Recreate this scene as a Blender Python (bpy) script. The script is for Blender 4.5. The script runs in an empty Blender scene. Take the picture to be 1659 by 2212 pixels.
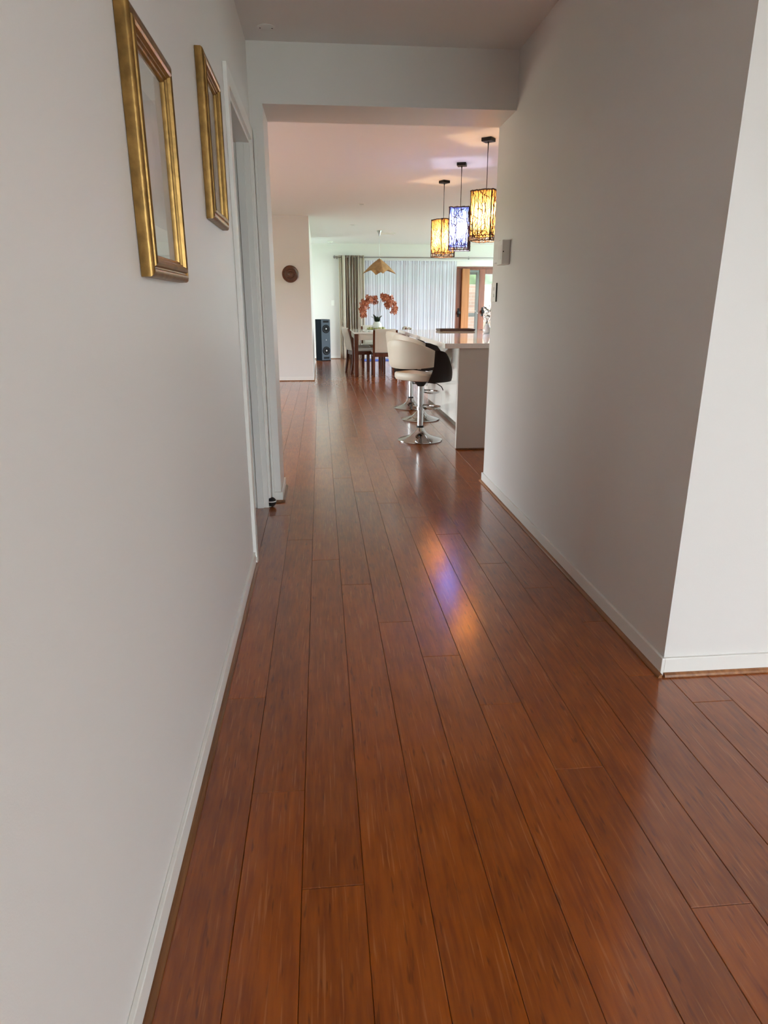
import bpy, bmesh, math, random
from mathutils import Vector, Matrix
random.seed(7)
sc = bpy.context.scene
col = sc.collection
PI = math.pi
R = math.radians

# ------------------------------------------------------------------ camera
W_PX, H_PX, F_PX = 1659, 2212, 1415.7
VPX, VPY = 691.0, 660.0                     # vanishing point of the hallway
CAM_Z = 1.2
_a = H_PX / 2 - VPY
PITCH = math.atan(_a / F_PX)
YAW = math.atan((W_PX / 2 - VPX) / math.hypot(F_PX, _a))
cam_d = bpy.data.cameras.new('camera')
cam_d.sensor_fit = 'HORIZONTAL'
cam_d.sensor_width = 36.0
cam_d.lens = F_PX / W_PX * 36.0
cam_d.clip_start = 0.02
cam = bpy.data.objects.new('camera', cam_d)
cam.location = (0, 0, CAM_Z)
cam.rotation_euler = (PI / 2 - PITCH, 0, -YAW)
col.objects.link(cam)
sc.camera = cam

# ------------------------------------------------------------------ sky, exposure
SKY_STRENGTH = 5.0
EXPOSURE = 1.58
wd = bpy.data.worlds.new('overcast_sky')
sc.world = wd
wd.use_nodes = True
wn = wd.node_tree
wn.nodes['Background'].inputs['Color'].default_value = (0.86, 0.97, 1.02, 1)
wn.nodes['Background'].inputs['Strength'].default_value = SKY_STRENGTH
sc.view_settings.view_transform = 'Standard'
sc.view_settings.look = 'None'
sc.view_settings.gamma = 1.0
sc.view_settings.use_curve_mapping = False
sc.view_settings.exposure = EXPOSURE
sc.cycles.max_bounces = 10
sc.cycles.diffuse_bounces = 6
sc.cycles.glossy_bounces = 4
sc.cycles.transparent_max_bounces = 16
sc.cycles.transmission_bounces = 8
sc.cycles.sample_clamp_indirect = 6.0
sc.cycles.caustics_reflective = False
sc.cycles.caustics_refractive = False

# ------------------------------------------------------------------ layout (metres)
WL, WR = -0.352, 1.125            # hallway wall planes
CEIL = 2.53
CORNER_Y = 1.87                   # where the right wall turns away
NIB_Y0, NIB_Y1, NIB_X = 4.08, 4.45, -0.28
HEAD_Z = 2.24
DOOR_Y0, DOOR_Y1, DOOR_Z = 3.06, 3.97, 2.045
ENT_X1, ENT_Y0 = 4.2, -3.0        # entry space to the right of / behind the camera
LIV_X0, LIV_X1 = -3.5, 5.2
FAR_Y = 15.9
PIL_Y0, PIL_Y1, PIL_X = 11.17, 14.58, -0.14
WT = 0.12

def portal(name, loc, rot, sx, sy):
    l = bpy.data.lights.new(name, 'AREA'); l.shape = 'RECTANGLE'; l.size = sx; l.size_y = sy
    l.cycles.is_portal = True
    o = bpy.data.objects.new(name, l); o.location = loc; o.rotation_euler = rot
    col.objects.link(o)
# window openings: (x0,x1,z0,z1) on the entry's back wall, etc.
BW = (1.35, 3.85, 0.12, 2.25)
ADDED_LWIN = (4.7, 8.9, 0.05, 1.5)     # unseen opening added for light, living room left wall (y0,y1,z0,z1)
ADDED_KWIN = (9.6, 15.6, 0.05, 2.3)     # unseen opening added for light, kitchen right wall (y0,y1,z0,z1)
FWIN = (0.95, 5.0, 0.0, 2.06)     # far wall, behind curtains and timber doors
portal('sky_portal_entry', ((BW[0]+BW[1])/2, ENT_Y0-WT, (BW[2]+BW[3])/2), (PI/2, 0, PI), BW[1]-BW[0], BW[3]-BW[2])
portal('sky_portal_living', (LIV_X0-WT, (ADDED_LWIN[0]+ADDED_LWIN[1])/2, (ADDED_LWIN[2]+ADDED_LWIN[3])/2), (PI/2, 0, PI/2+PI), ADDED_LWIN[1]-ADDED_LWIN[0], ADDED_LWIN[3]-ADDED_LWIN[2])
NOOK_X = -1.5                     # left end of the nook past the pillar
ADDED_NWIN = (14.8, 15.6, 0.05, 2.3)  # unseen opening added to brighten the far wall and ceiling
portal('sky_portal_nook', (NOOK_X-WT, (ADDED_NWIN[0]+ADDED_NWIN[1])/2, (ADDED_NWIN[2]+ADDED_NWIN[3])/2), (PI/2, 0, PI/2+PI), ADDED_NWIN[1]-ADDED_NWIN[0], ADDED_NWIN[3]-ADDED_NWIN[2])
portal('sky_portal_kitchen', (LIV_X1+WT, (ADDED_KWIN[0]+ADDED_KWIN[1])/2, (ADDED_KWIN[2]+ADDED_KWIN[3])/2), (PI/2, 0, PI/2), ADDED_KWIN[1]-ADDED_KWIN[0], ADDED_KWIN[3]-ADDED_KWIN[2])
portal('sky_portal_far', ((FWIN[0]+FWIN[1])/2, FAR_Y+0.3, (FWIN[2]+FWIN[3])/2), (PI/2, 0, 0), FWIN[1]-FWIN[0], FWIN[3]-FWIN[2])

# ------------------------------------------------------------------ materials
def newmat(name):
    m = bpy.data.materials.new(name); m.use_nodes = True
    return m, m.node_tree.nodes, m.node_tree.links, m.node_tree.nodes['Principled BSDF']
def pbr(name, c, rough=0.5, metal=0.0, noise=0.0, nscale=20.0, bump=0.0, bscale=200.0, coat=0.0, spec=0.5, coat_rough=0.05):
    m, n, l, b = newmat(name)
    b.inputs['Base Color'].default_value = (*c, 1)
    b.inputs['Roughness'].default_value = rough
    b.inputs['Metallic'].default_value = metal
    b.inputs['Specular IOR Level'].default_value = spec
    if coat:
        b.inputs['Coat Weight'].default_value = coat
        b.inputs['Coat Roughness'].default_value = coat_rough
    tc = n.new('ShaderNodeTexCoord')
    if noise:
        t = n.new('ShaderNodeTexNoise'); t.inputs['Scale'].default_value = nscale; t.inputs['Detail'].default_value = 4
        l.new(tc.outputs['Object'], t.inputs['Vector'])
        r = n.new('ShaderNodeValToRGB')
        r.color_ramp.elements[0].position = 0.3; r.color_ramp.elements[1].position = 0.7
        r.color_ramp.elements[0].color = (*[max(0, x*(1-noise)) for x in c], 1)
        r.color_ramp.elements[1].color = (*[min(1, x*(1+noise)) for x in c], 1)
        l.new(t.outputs['Fac'], r.inputs['Fac']); l.new(r.outputs['Color'], b.inputs['Base Color'])
    if bump:
        t2 = n.new('ShaderNodeTexNoise'); t2.inputs['Scale'].default_value = bscale; t2.inputs['Detail'].default_value = 3
        l.new(tc.outputs['Object'], t2.inputs['Vector'])
        bp = n.new('ShaderNodeBump'); bp.inputs['Strength'].default_value = bump; bp.inputs['Distance'].default_value = 0.002
        l.new(t2.outputs['Fac'], bp.inputs['Height']); l.new(bp.outputs['Normal'], b.inputs['Normal'])
    return m
def woodmat(name, c0, c1, rough, axis=1, rand='object', fine=70.0, along=1.6, vary=0.35, coat=0.0, coat_rough=0.1, spec=0.5, fleck=None):
    """streaky timber: noise drawn out along one axis, tone varied piece by piece"""
    m, n, l, b = newmat(name)
    g = n.new('ShaderNodeNewGeometry'); oi = n.new('ShaderNodeObjectInfo')
    rnd = oi.outputs['Random'] if rand == 'object' else g.outputs['Random Per Island']
    mp = n.new('ShaderNodeMapping'); s = [fine, fine, fine]; s[axis] = along
    mp.inputs['Scale'].default_value = s
    l.new(g.outputs['Position'], mp.inputs['Vector'])
    mul = n.new('ShaderNodeMath'); mul.operation = 'MULTIPLY'; mul.inputs[1].default_value = 37.0
    l.new(rnd, mul.inputs[0])
    cmb = n.new('ShaderNodeCombineXYZ')
    for k in range(3): l.new(mul.outputs[0], cmb.inputs[k])
    add = n.new('ShaderNodeVectorMath'); add.operation = 'ADD'
    l.new(mp.outputs[0], add.inputs[0]); l.new(cmb.outputs[0], add.inputs[1])
    t = n.new('ShaderNodeTexNoise'); t.inputs['Scale'].default_value = 1.0; t.inputs['Detail'].default_value = 3; t.inputs['Roughness'].default_value = 0.55
    l.new(add.outputs[0], t.inputs['Vector'])
    # broad blotches
    mp2 = n.new('ShaderNodeMapping'); s2 = [9, 9, 9]; s2[axis] = 1.3; mp2.inputs['Scale'].default_value = s2
    l.new(add.outputs[0], mp2.inputs['Vector'])
    mp2.inputs['Scale'].default_value = [0.16 if k != axis else 0.9 for k in range(3)]
    t2 = n.new('ShaderNodeTexNoise'); t2.inputs['Scale'].default_value = 1.0; t2.inputs['Detail'].default_value = 3
    l.new(mp2.outputs[0], t2.inputs['Vector'])
    mx = n.new('ShaderNodeMath'); mx.operation = 'MULTIPLY_ADD'; mx.inputs[1].default_value = 0.40
    l.new(t2.outputs['Fac'], mx.inputs[0])
    sc1 = n.new('ShaderNodeMath'); sc1.operation = 'MULTIPLY'; sc1.inputs[1].default_value = 0.75
    l.new(t.outputs['Fac'], sc1.inputs[0]); l.new(sc1.outputs[0], mx.inputs[2])
    r = n.new('ShaderNodeValToRGB')
    r.color_ramp.elements[0].position = 0.40; r.color_ramp.elements[0].color = (*c0, 1)
    r.color_ramp.elements[1].position = 0.80; r.color_ramp.elements[1].color = (*c1, 1)
    l.new(mx.outputs[0], r.inputs['Fac'])
    tone = r.outputs['Color']
    if fleck:   # sparse pale and dark bamboo fibres
        for (mul_, lo, hi, cc, amt) in (((2.2, 0.9), 0.60, 0.70, fleck, 0.55), ((1.3, 1.7), 0.64, 0.74, tuple(0.35*v for v in c0), 0.6)):
            m3 = n.new('ShaderNodeMapping'); m3.inputs['Scale'].default_value = [mul_[0] if k != axis else mul_[1] for k in range(3)]
            l.new(add.outputs[0], m3.inputs['Vector'])
            t3 = n.new('ShaderNodeTexNoise'); t3.inputs['Scale'].default_value = 1.0; t3.inputs['Detail'].default_value = 2
            l.new(m3.outputs[0], t3.inputs['Vector'])
            m4 = n.new('ShaderNodeMapRange'); m4.inputs['From Min'].default_value = lo; m4.inputs['From Max'].default_value = hi; m4.inputs['To Max'].default_value = amt
            l.new(t3.outputs['Fac'], m4.inputs['Value'])
            mc = n.new('ShaderNodeMix'); mc.data_type = 'RGBA'; mc.inputs['B'].default_value = (*cc, 1)
            l.new(m4.outputs[0], mc.inputs['Factor']); l.new(tone, mc.inputs['A']); tone = mc.outputs['Result']
    hs = n.new('ShaderNodeHueSaturation')
    mr = n.new('ShaderNodeMapRange'); mr.inputs['To Min'].default_value = 1 - vary; mr.inputs['To Max'].default_value = 1 + vary
    l.new(rnd, mr.inputs['Value']); l.new(mr.outputs[0], hs.inputs['Value'])
    l.new(tone, hs.inputs['Color']); l.new(hs.outputs['Color'], b.inputs['Base Color'])
    b.inputs['Roughness'].default_value = rough
    b.inputs['Specular IOR Level'].default_value = spec
    if coat:
        b.inputs['Coat Weight'].default_value = coat; b.inputs['Coat Roughness'].default_value = coat_rough; b.inputs['Coat IOR'].default_value = 1.6
    return m
def glassmat(name, tint=(1, 1, 1), ior=1.45, rough=0.0):
    m = bpy.data.materials.new(name); m.use_nodes = True
    n, l = m.node_tree.nodes, m.node_tree.links
    n.clear()
    out = n.new('ShaderNodeOutputMaterial'); mix = n.new('ShaderNodeMixShader')
    tr = n.new('ShaderNodeBsdfTransparent'); tr.inputs['Color'].default_value = (*tint, 1)
    gl = n.new('ShaderNodeBsdfGlossy'); gl.inputs['Roughness'].default_value = rough
    fr = n.new('ShaderNodeFresnel'); fr.inputs['IOR'].default_value = ior
    g = n.new('ShaderNodeNewGeometry'); iv = n.new('ShaderNodeMath'); iv.operation = 'SUBTRACT'; iv.inputs[0].default_value = 1.0
    l.new(g.outputs['Backfacing'], iv.inputs[1])
    mu = n.new('ShaderNodeMath'); mu.operation = 'MULTIPLY'; l.new(fr.outputs[0], mu.inputs[0]); l.new(iv.outputs[0], mu.inputs[1])
    l.new(mu.outputs[0], mix.inputs[0]); l.new(tr.outputs[0], mix.inputs[1]); l.new(gl.outputs[0], mix.inputs[2])
    l.new(mix.outputs[0], out.inputs['Surface'])
    return m
def clothmat(name, c, trans=0.5, clear=0.0, stripes=None):
    """thin cloth: part diffuse, part light coming through, part open weave"""
    m = bpy.data.materials.new(name); m.use_nodes = True
    n, l = m.node_tree.nodes, m.node_tree.links
    n.clear()
    out = n.new('ShaderNodeOutputMaterial')
    d = n.new('ShaderNodeBsdfDiffuse'); t = n.new('ShaderNodeBsdfTranslucent')
    for s in (d, t): s.inputs['Color'].default_value = (*c, 1)
    if stripes:
        uv = n.new('ShaderNodeUVMap'); uv.uv_map = 'UVMap'
        sp = n.new('ShaderNodeSeparateXYZ'); l.new(uv.outputs[0], sp.inputs[0])
        mu = n.new('ShaderNodeMath'); mu.operation = 'MULTIPLY'; mu.inputs[1].default_value = stripes[0]
        l.new(sp.outputs[0], mu.inputs[0])
        fr = n.new('ShaderNodeMath'); fr.operation = 'FRACT'; l.new(mu.outputs[0], fr.inputs[0])
        r = n.new('ShaderNodeValToRGB'); r.color_ramp.interpolation = 'CONSTANT'
        els = stripes[1]
        while len(r.color_ramp.elements) < len(els): r.color_ramp.elements.new(0.5)
        for e, (p, cc) in zip(r.color_ramp.elements, els): e.position = p; e.color = (*cc, 1)
        l.new(fr.outputs[0], r.inputs['Fac'])
        l.new(r.outputs['Color'], d.inputs['Color']); l.new(r.outputs['Color'], t.inputs['Color'])
    mx = n.new('ShaderNodeMixShader'); mx.inputs[0].default_value = trans
    l.new(d.outputs[0], mx.inputs[1]); l.new(t.outputs[0], mx.inputs[2])
    last = mx
    if clear:
        tp = n.new('ShaderNodeBsdfTransparent'); m2 = n.new('ShaderNodeMixShader'); m2.inputs[0].default_value = clear
        l.new(mx.outputs[0], m2.inputs[1]); l.new(tp.outputs[0], m2.inputs[2]); last = m2
    l.new(last.outputs[0], out.inputs['Surface'])
    return m
def emit(name, c, s):
    m = bpy.data.materials.new(name); m.use_nodes = True
    n, l = m.node_tree.nodes, m.node_tree.links
    n.clear()
    out = n.new('ShaderNodeOutputMaterial'); e = n.new('ShaderNodeEmission')
    e.inputs['Color'].default_value = (*c, 1); e.inputs['Strength'].default_value = s
    l.new(e.outputs[0], out.inputs['Surface'])
    return m

M = {}
M['wall'] = pbr('wall_paint', (0.74, 0.715, 0.69), 0.42, bump=0.10, bscale=350, spec=0.35)
M['ceiling'] = pbr('ceiling_paint', (0.76, 0.745, 0.73), 0.8, bump=0.03, bscale=300, spec=0.2)
M['trim'] = pbr('white_trim_gloss', (0.80, 0.785, 0.75), 0.28)
M['plank'] = woodmat('bamboo_plank', (0.20, 0.038, 0.0005), (0.335, 0.078, 0.0018), 0.32, 1, 'object', fleck=(0.42, 0.15, 0.035), fine=80.0, along=7.5, spec=0.15, vary=0.13, coat=1.0, coat_rough=0.17)
M['plank_rest'] = woodmat('bamboo_plank_rest', (0.20, 0.038, 0.0005), (0.335, 0.078, 0.0018), 0.32, 1, 'island', fleck=(0.42, 0.15, 0.035), fine=80.0, along=7.5, spec=0.15, vary=0.13, coat=1.0, coat_rough=0.17)
M['subfloor'] = pbr('subfloor_dark', (0.03, 0.014, 0.006), 0.8)
M['quad'] = woodmat('quarter_round_wood', (0.15, 0.055, 0.018), (0.32, 0.14, 0.055), 0.35, 1, 'object')
M['gold'] = pbr('antique_gold', (0.265, 0.150, 0.045), 0.34, 0.85, noise=0.3, nscale=30, bump=0.2, bscale=120)
M['gold_dark'] = pbr('frame_backing', (0.05, 0.03, 0.015), 0.7)
M['print'] = pbr('pale_print', (0.55, 0.53, 0.50), 0.6, noise=0.15, nscale=9)
M['mat_board'] = pbr('mat_board', (0.70, 0.67, 0.61), 0.7)
M['pane'] = glassmat('thin_glass')
M['white_plastic'] = pbr('white_plastic', (0.86, 0.85, 0.81), 0.35)
M['black'] = pbr('black_plastic', (0.010, 0.009, 0.009), 0.55, spec=0.25)
M['chrome'] = pbr('chrome', (0.48, 0.48, 0.475), 0.06, 1.0)
M['cream'] = pbr('cream_leatherette', (0.60, 0.54, 0.45), 0.45, bump=0.15, bscale=250)
M['brown'] = pbr('dark_brown_ply', (0.014, 0.006, 0.004), 0.5, spec=0.25)
M['stone'] = pbr('white_stone', (0.80, 0.78, 0.75), 0.02, noise=0.04, nscale=60, spec=0.6)
M['gloss'] = pbr('gloss_white_panel', (0.74, 0.72, 0.68), 0.07, spec=0.6)
M['matte_panel'] = pbr('end_panel', (0.54, 0.50, 0.455), 0.3)
M['kick'] = pbr('kickboard', (0.10, 0.08, 0.06), 0.4)
M['cherry'] = woodmat('dark_cherry', (0.05, 0.012, 0.005), (0.12, 0.030, 0.012), 0.25, 2, 'object', fine=40)
M['upholstery'] = pbr('cream_upholstery', (0.60, 0.56, 0.48), 0.6, bump=0.2, bscale=200)
M['seat_grey'] = pbr('grey_cushion', (0.40, 0.39, 0.35), 0.6, bump=0.2, bscale=200)
M['tabletop'] = pbr('white_tabletop', (0.72, 0.70, 0.65), 0.08, spec=0.6)
M['navy'] = pbr('speaker_cabinet', (0.003, 0.005, 0.008), 0.8, spec=0.05)
M['slate'] = pbr('speaker_baffle', (0.075, 0.095, 0.12), 0.7, spec=0.15)
M['rubber'] = pbr('speaker_rubber', (0.006, 0.007, 0.009), 0.7, spec=0.2)
M['cone'] = pbr('speaker_cone', (0.025, 0.028, 0.033), 0.5, spec=0.3)
M['silver'] = pbr('silver_cap', (0.42, 0.43, 0.44), 0.4, 0.3)
M['carved'] = pbr('carved_brown', (0.11, 0.042, 0.02), 0.3, noise=0.3, nscale=40)
M['steel'] = pbr('brushed_steel', (0.38, 0.38, 0.37), 0.35, 1.0)
M['sheer'] = clothmat('sheer_fabric', (0.86, 0.87, 0.94), 0.62, 0.14)
M['stripe'] = clothmat('striped_fabric', (0.5, 0.45, 0.4), 0.35, 0.0, stripes=(3.4, [
    (0.0, (0.70, 0.62, 0.51)), (0.22, (0.10, 0.07, 0.055)), (0.30, (0.84, 0.79, 0.70)), (0.52, (0.34, 0.27, 0.22)),
    (0.66, (0.86, 0.82, 0.74)), (0.80, (0.13, 0.095, 0.08)), (0.88, (0.52, 0.44, 0.35))]))
M['jarrah'] = woodmat('red_timber', (0.09, 0.022, 0.010), (0.20, 0.055, 0.022), 0.3, 2, 'object', fine=40)
M['orange_wood'] = woodmat('orange_timber', (0.33, 0.125, 0.036), (0.50, 0.20, 0.065), 0.35, 2, 'object', fine=40)
M['alu'] = pbr('grey_aluminium', (0.32, 0.34, 0.35), 0.4, 0.4)
M['white_alu'] = pbr('white_aluminium', (0.75, 0.76, 0.76), 0.4)
M['kraft'] = pbr('kraft_shade', (0.36, 0.19, 0.075), 0.6, noise=0.25, nscale=12)
M['petal'] = pbr('orchid_petal', (0.42, 0.115, 0.05), 0.5, noise=0.35, nscale=25)
M['petal_core'] = pbr('orchid_core', (0.70, 0.36, 0.20), 0.5)
M['stem'] = pbr('orchid_stem', (0.10, 0.075, 0.05), 0.5)
M['leaf'] = pbr('orchid_leaf', (0.012, 0.028, 0.014), 0.3, noise=0.2, nscale=15)
M['vase'] = pbr('pale_vase', (0.66, 0.71, 0.66), 0.12, spec=0.6)
M['moss'] = pbr('moss_green', (0.34, 0.36, 0.09), 0.8, noise=0.4, nscale=40)
M['moss2'] = pbr('moss_pale', (0.52, 0.52, 0.30), 0.8, noise=0.3, nscale=40)
M['bluemat'] = pbr('blue_mat', (0.05, 0.11, 0.46), 0.8, noise=0.4, nscale=30)
M['tray'] = pbr('dark_tray', (0.045, 0.022, 0.016), 0.35)
M['twig'] = pbr('twig_dark', (0.055, 0.030, 0.018), 0.7)
M['white_ball'] = pbr('white_band', (0.7, 0.7, 0.66), 0.6)
M['paving'] = pbr('patio_paving', (0.36, 0.37, 0.36), 0.8, noise=0.15, nscale=3)
M['warm_bounce'] = pbr('warm_bounce_paving', (0.50, 0.38, 0.33), 0.85, noise=0.15, nscale=4)  # warm tone picked for the light it throws on the living ceiling
M['cool_bounce'] = pbr('cool_bounce', (0.54, 0.72, 0.72), 0.85, noise=0.1, nscale=4)  # cool pale tone picked for the light it throws on the far ceiling
M['dim_tint'] = glassmat('dim_tint_glass', (0.66, 0.67, 0.71))  # tint added to dim the daylight behind the sheer
M['door_glass'] = glassmat('door_glass', (0.82, 0.80, 0.78))  # weaker tint, also there to dim the view outside
M['lawn'] = pbr('lawn', (0.16, 0.30, 0.10), 0.9, noise=0.4, nscale=15)
M['hedge'] = pbr('hedge_leaf', (0.11, 0.16, 0.08), 0.7, noise=0.5, nscale=6)
M['dry_leaf'] = pbr('brown_leaf', (0.12, 0.055, 0.03), 0.6)
M['green_leaf'] = pbr('green_leaf', (0.16, 0.18, 0.09), 0.5)

def brickmat():
    m, n, l, b = newmat('pale_pink_brick')
    tc = n.new('ShaderNodeTexCoord'); mp = n.new('ShaderNodeMapping')
    mp.inputs['Rotation'].default_value = (PI/2, 0, 0)
    l.new(tc.outputs['Object'], mp.inputs['Vector'])
    t = n.new('ShaderNodeTexBrick'); t.inputs['Scale'].default_value = 1.0
    t.inputs['Brick Width'].default_value = 0.24; t.inputs['Row Height'].default_value = 0.086; t.inputs['Mortar Size'].default_value = 0.006
    t.inputs['Color1'].default_value = (0.66, 0.46, 0.39, 1); t.inputs['Color2'].default_value = (0.56, 0.37, 0.31, 1); t.inputs['Mortar'].default_value = (0.6, 0.56, 0.52, 1)
    l.new(mp.outputs[0], t.inputs['Vector']); l.new(t.outputs['Color'], b.inputs['Base Color'])
    b.inputs['Roughness'].default_value = 0.85
    return m
M['brick'] = brickmat()

# ------------------------------------------------------------------ mesh helpers
class MB:
    def __init__(s): s.v = []; s.f = []; s.smooth = []
    def add(s, vs, fs, sm=False, mtx=None):
        o = len(s.v)
        s.v += [tuple(mtx @ Vector(v)) if mtx else tuple(v) for v in vs]
        s.f += [tuple(i + o for i in f) for f in fs]; s.smooth += [sm] * len(fs)
        return s
    def box(s, x0, x1, y0, y1, z0, z1, c=0.0, mtx=None):
        if c <= 0:
            vs = [(x, y, z) for z in (z0, z1) for y in (y0, y1) for x in (x0, x1)]
            return s.add(vs, [(0, 2, 3, 1), (4, 5, 7, 6), (0, 1, 5, 4), (2, 6, 7, 3), (0, 4, 6, 2), (1, 3, 7, 5)], False, mtx)
        bm = bmesh.new()
        bmesh.ops.create_cube(bm, size=1)
        for v in bm.verts:
            v.co = ((x0+x1)/2 + v.co.x*(x1-x0), (y0+y1)/2 + v.co.y*(y1-y0), (z0+z1)/2 + v.co.z*(z1-z0))
        bmesh.ops.bevel(bm, geom=bm.edges[:], offset=c, segments=2, affect='EDGES', profile=0.5)
        return s.bm(bm, False, mtx)
    def bm(s, bm, sm=False, mtx=None):
        bm.verts.index_update()
        s.add([v.co[:] for v in bm.verts], [[v.index for v in f.verts] for f in bm.faces], sm, mtx)
        bm.free(); return s
    def lathe(s, prof, n=32, mtx=None, sm=True, center=(0, 0)):
        vs = []; fs = []
        for (r, z) in prof:
            for k in range(n):
                a = 2*PI*k/n; vs.append((center[0]+r*math.cos(a), center[1]+r*math.sin(a), z))
        for i in range(len(prof)-1):
            for k in range(n):
                k2 = (k+1) % n
                fs.append((i*n+k, i*n+k2, (i+1)*n+k2, (i+1)*n+k))
        fs.append(tuple(range(n-1, -1, -1))); fs.append(tuple((len(prof)-1)*n+k for k in range(n)))
        return s.add(vs, fs, sm, mtx)
    def tube(s, pts, r, n=8, mtx=None, closed=False, sm=True):
        pts = [Vector(p) for p in pts]; N = len(pts)
        rs = r if isinstance(r, (list, tuple)) else [r]*N
        vs = []; fs = []; up = None
        for i, p in enumerate(pts):
            if closed: t = pts[(i+1) % N] - pts[i-1]
            else: t = pts[min(i+1, N-1)] - pts[max(i-1, 0)]
            t = t.normalized() if t.length > 1e-9 else Vector((0, 0, 1))
            if up is None:
                up = Vector((0, 0, 1)) if abs(t.z) < 0.9 else Vector((1, 0, 0))
            a = t.cross(up)
            if a.length < 1e-6: a = t.orthogonal()
            a.normalize(); b = a.cross(t).normalized(); up = b
            for k in range(n):
                an = 2*PI*k/n; vs.append(p + a*math.cos(an)*rs[i] + b*math.sin(an)*rs[i])
        for i in range(N if closed else N-1):
            j = (i+1) % N
            for k in range(n):
                k2 = (k+1) % n; fs.append((i*n+k, i*n+k2, j*n+k2, j*n+k))
        if not closed:
            fs.append(tuple(range(n-1, -1, -1))); fs.append(tuple((N-1)*n+k for k in range(n)))
        return s.add(vs, fs, sm, mtx)
    def grid(s, fn, nu, nv, sm=True, mtx=None, closed_u=False):
        vs = [fn(i/(nu if closed_u else nu), j/nv) for j in range(nv+1) for i in range(nu if closed_u else nu+1)]
        w = nu if closed_u else nu+1; fs = []
        for j in range(nv):
            for i in range(nu):
                i2 = (i+1) % w
                fs.append((j*w+i, j*w+i2, (j+1)*w+i2, (j+1)*w+i))
        return s.add(vs, fs, sm, mtx)
    def slab(s, fn, nu, nv, th, sm=True, mtx=None):
        """closed padded sheet: fn(u,v)->(point, normal)"""
        top = []; bot = []
        for j in range(nv+1):
            for i in range(nu+1):
                u, v = i/nu, j/nv
                p, nn = fn(u, v); p = Vector(p); nn = Vector(nn).normalized()
                e = min(u, 1-u)*nu; g = min(v, 1-v)*nv
                k = 0.45 if (e < 0.5 or g < 0.5) else 1.0
                top.append(p + nn*th/2*k); bot.append(p - nn*th/2*k)
        w = nu+1; o = len(top); fs = []
        for j in range(nv):
            for i in range(nu):
                a, b, c, d = j*w+i, j*w+i+1, (j+1)*w+i+1, (j+1)*w+i
                fs.append((a, b, c, d)); fs.append((o+d, o+c, o+b, o+a))
        edge = [i for i in range(nu)] + [nu + j*w for j in range(nv)] + [nv*w + nu - i for i in range(nu)] + [(nv-j)*w for j in range(nv)]
        for k in range(len(edge)):
            a, b = edge[k], edge[(k+1) % len(edge)]
            fs.append((a, o+a, o+b, b))
        return s.add(top + bot, fs, sm, mtx)
    def build(s, name, mat, parent=None, loc=None):
        me = bpy.data.meshes.new(name)
        me.from_pydata([tuple(v) for v in s.v], [], s.f)
        bm = bmesh.new(); bm.from_mesh(me); bmesh.ops.recalc_face_normals(bm, faces=bm.faces[:]); bm.to_mesh(me); bm.free()
        me.polygons.foreach_set('use_smooth', s.smooth)
        if any(s.smooth):
            try: me.set_sharp_from_angle(angle=R(38))
            except Exception: pass
        me.materials.append(M[mat] if isinstance(mat, str) else mat)
        me.update()
        o = bpy.data.objects.new(name, me); col.objects.link(o)
        if parent: o.parent = parent
        if loc: o.location = loc
        return o
def tag(o, label, cat, group=None, kind=None):
    o['label'] = label; o['category'] = cat
    if group: o['group'] = group
    if kind: o['kind'] = kind
    return o
def empty(name, loc, rz=0.0):
    o = bpy.data.objects.new(name, None); o.empty_display_size = 0.1
    o.location = loc; o.rotation_euler = (0, 0, rz); col.objects.link(o); return o
def struct(o): o['kind'] = 'structure'; return o
def copy_tree(o, parent=None):
    c = o.copy(); col.objects.link(c); c.parent = parent
    for ch in list(o.children): copy_tree(ch, c)
    return c
def box_obj(name, mat, x0, x1, y0, y1, z0, z1, parent=None, c=0.0):
    """box whose origin is at its base centre"""
    cx, cy = (x0+x1)/2, (y0+y1)/2
    return MB().box(x0-cx, x1-cx, y0-cy, y1-cy, 0, z1-z0, c).build(name, mat, parent, (cx, cy, z0))

# ================================================================== SETTING
def wall_boxes(name, boxes, mat='wall'):
    m = MB()
    for b in boxes: m.box(*b)
    return struct(m.build(name, mat))

# ---- floor: dark sub-floor carrying single planks
sub = MB()
sub.box(WL, ENT_X1, ENT_Y0, CORNER_Y, -0.06, -0.0125)
sub.box(WL, WR, CORNER_Y, NIB_Y1, -0.06, -0.0125)
sub.box(LIV_X0, LIV_X1, NIB_Y1, PIL_Y0, -0.06, -0.0125); sub.box(NOOK_X, LIV_X1, PIL_Y0, FAR_Y, -0.06, -0.0125)
floor = struct(sub.build('floor', 'subfloor'))
PW, PL, PX0 = 0.135, 1.92, -0.074
joint = {-3: 0.25, -2: 1.857, -1: 1.419, 0: 1.115, 1: 0.80, 2: 0.42, 3: 0.14, 4: 1.75, 5: 1.435, 6: 0.993, 7: 0.69, 8: 0.35, 9: 1.701, 10: 1.36, 11: 1.02}
rj = random.Random(3)
def project(x, y, z=0.0):
    sy, cy_ = math.sin(YAW), math.cos(YAW); sp, cp = math.sin(PITCH), math.cos(PITCH)
    dz = z - CAM_Z
    h = x*sy + y*cy_; r_ = x*cy_ - y*sy
    d = h*cp - dz*sp; u = h*sp + dz*cp
    if d < 0.05: return None
    return W_PX/2 + F_PX*r_/d, H_PX/2 - F_PX*u/d, d
planks = []
k0 = math.floor((LIV_X0 - PX0)/PW); k1 = math.ceil((LIV_X1 - PX0)/PW)
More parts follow.
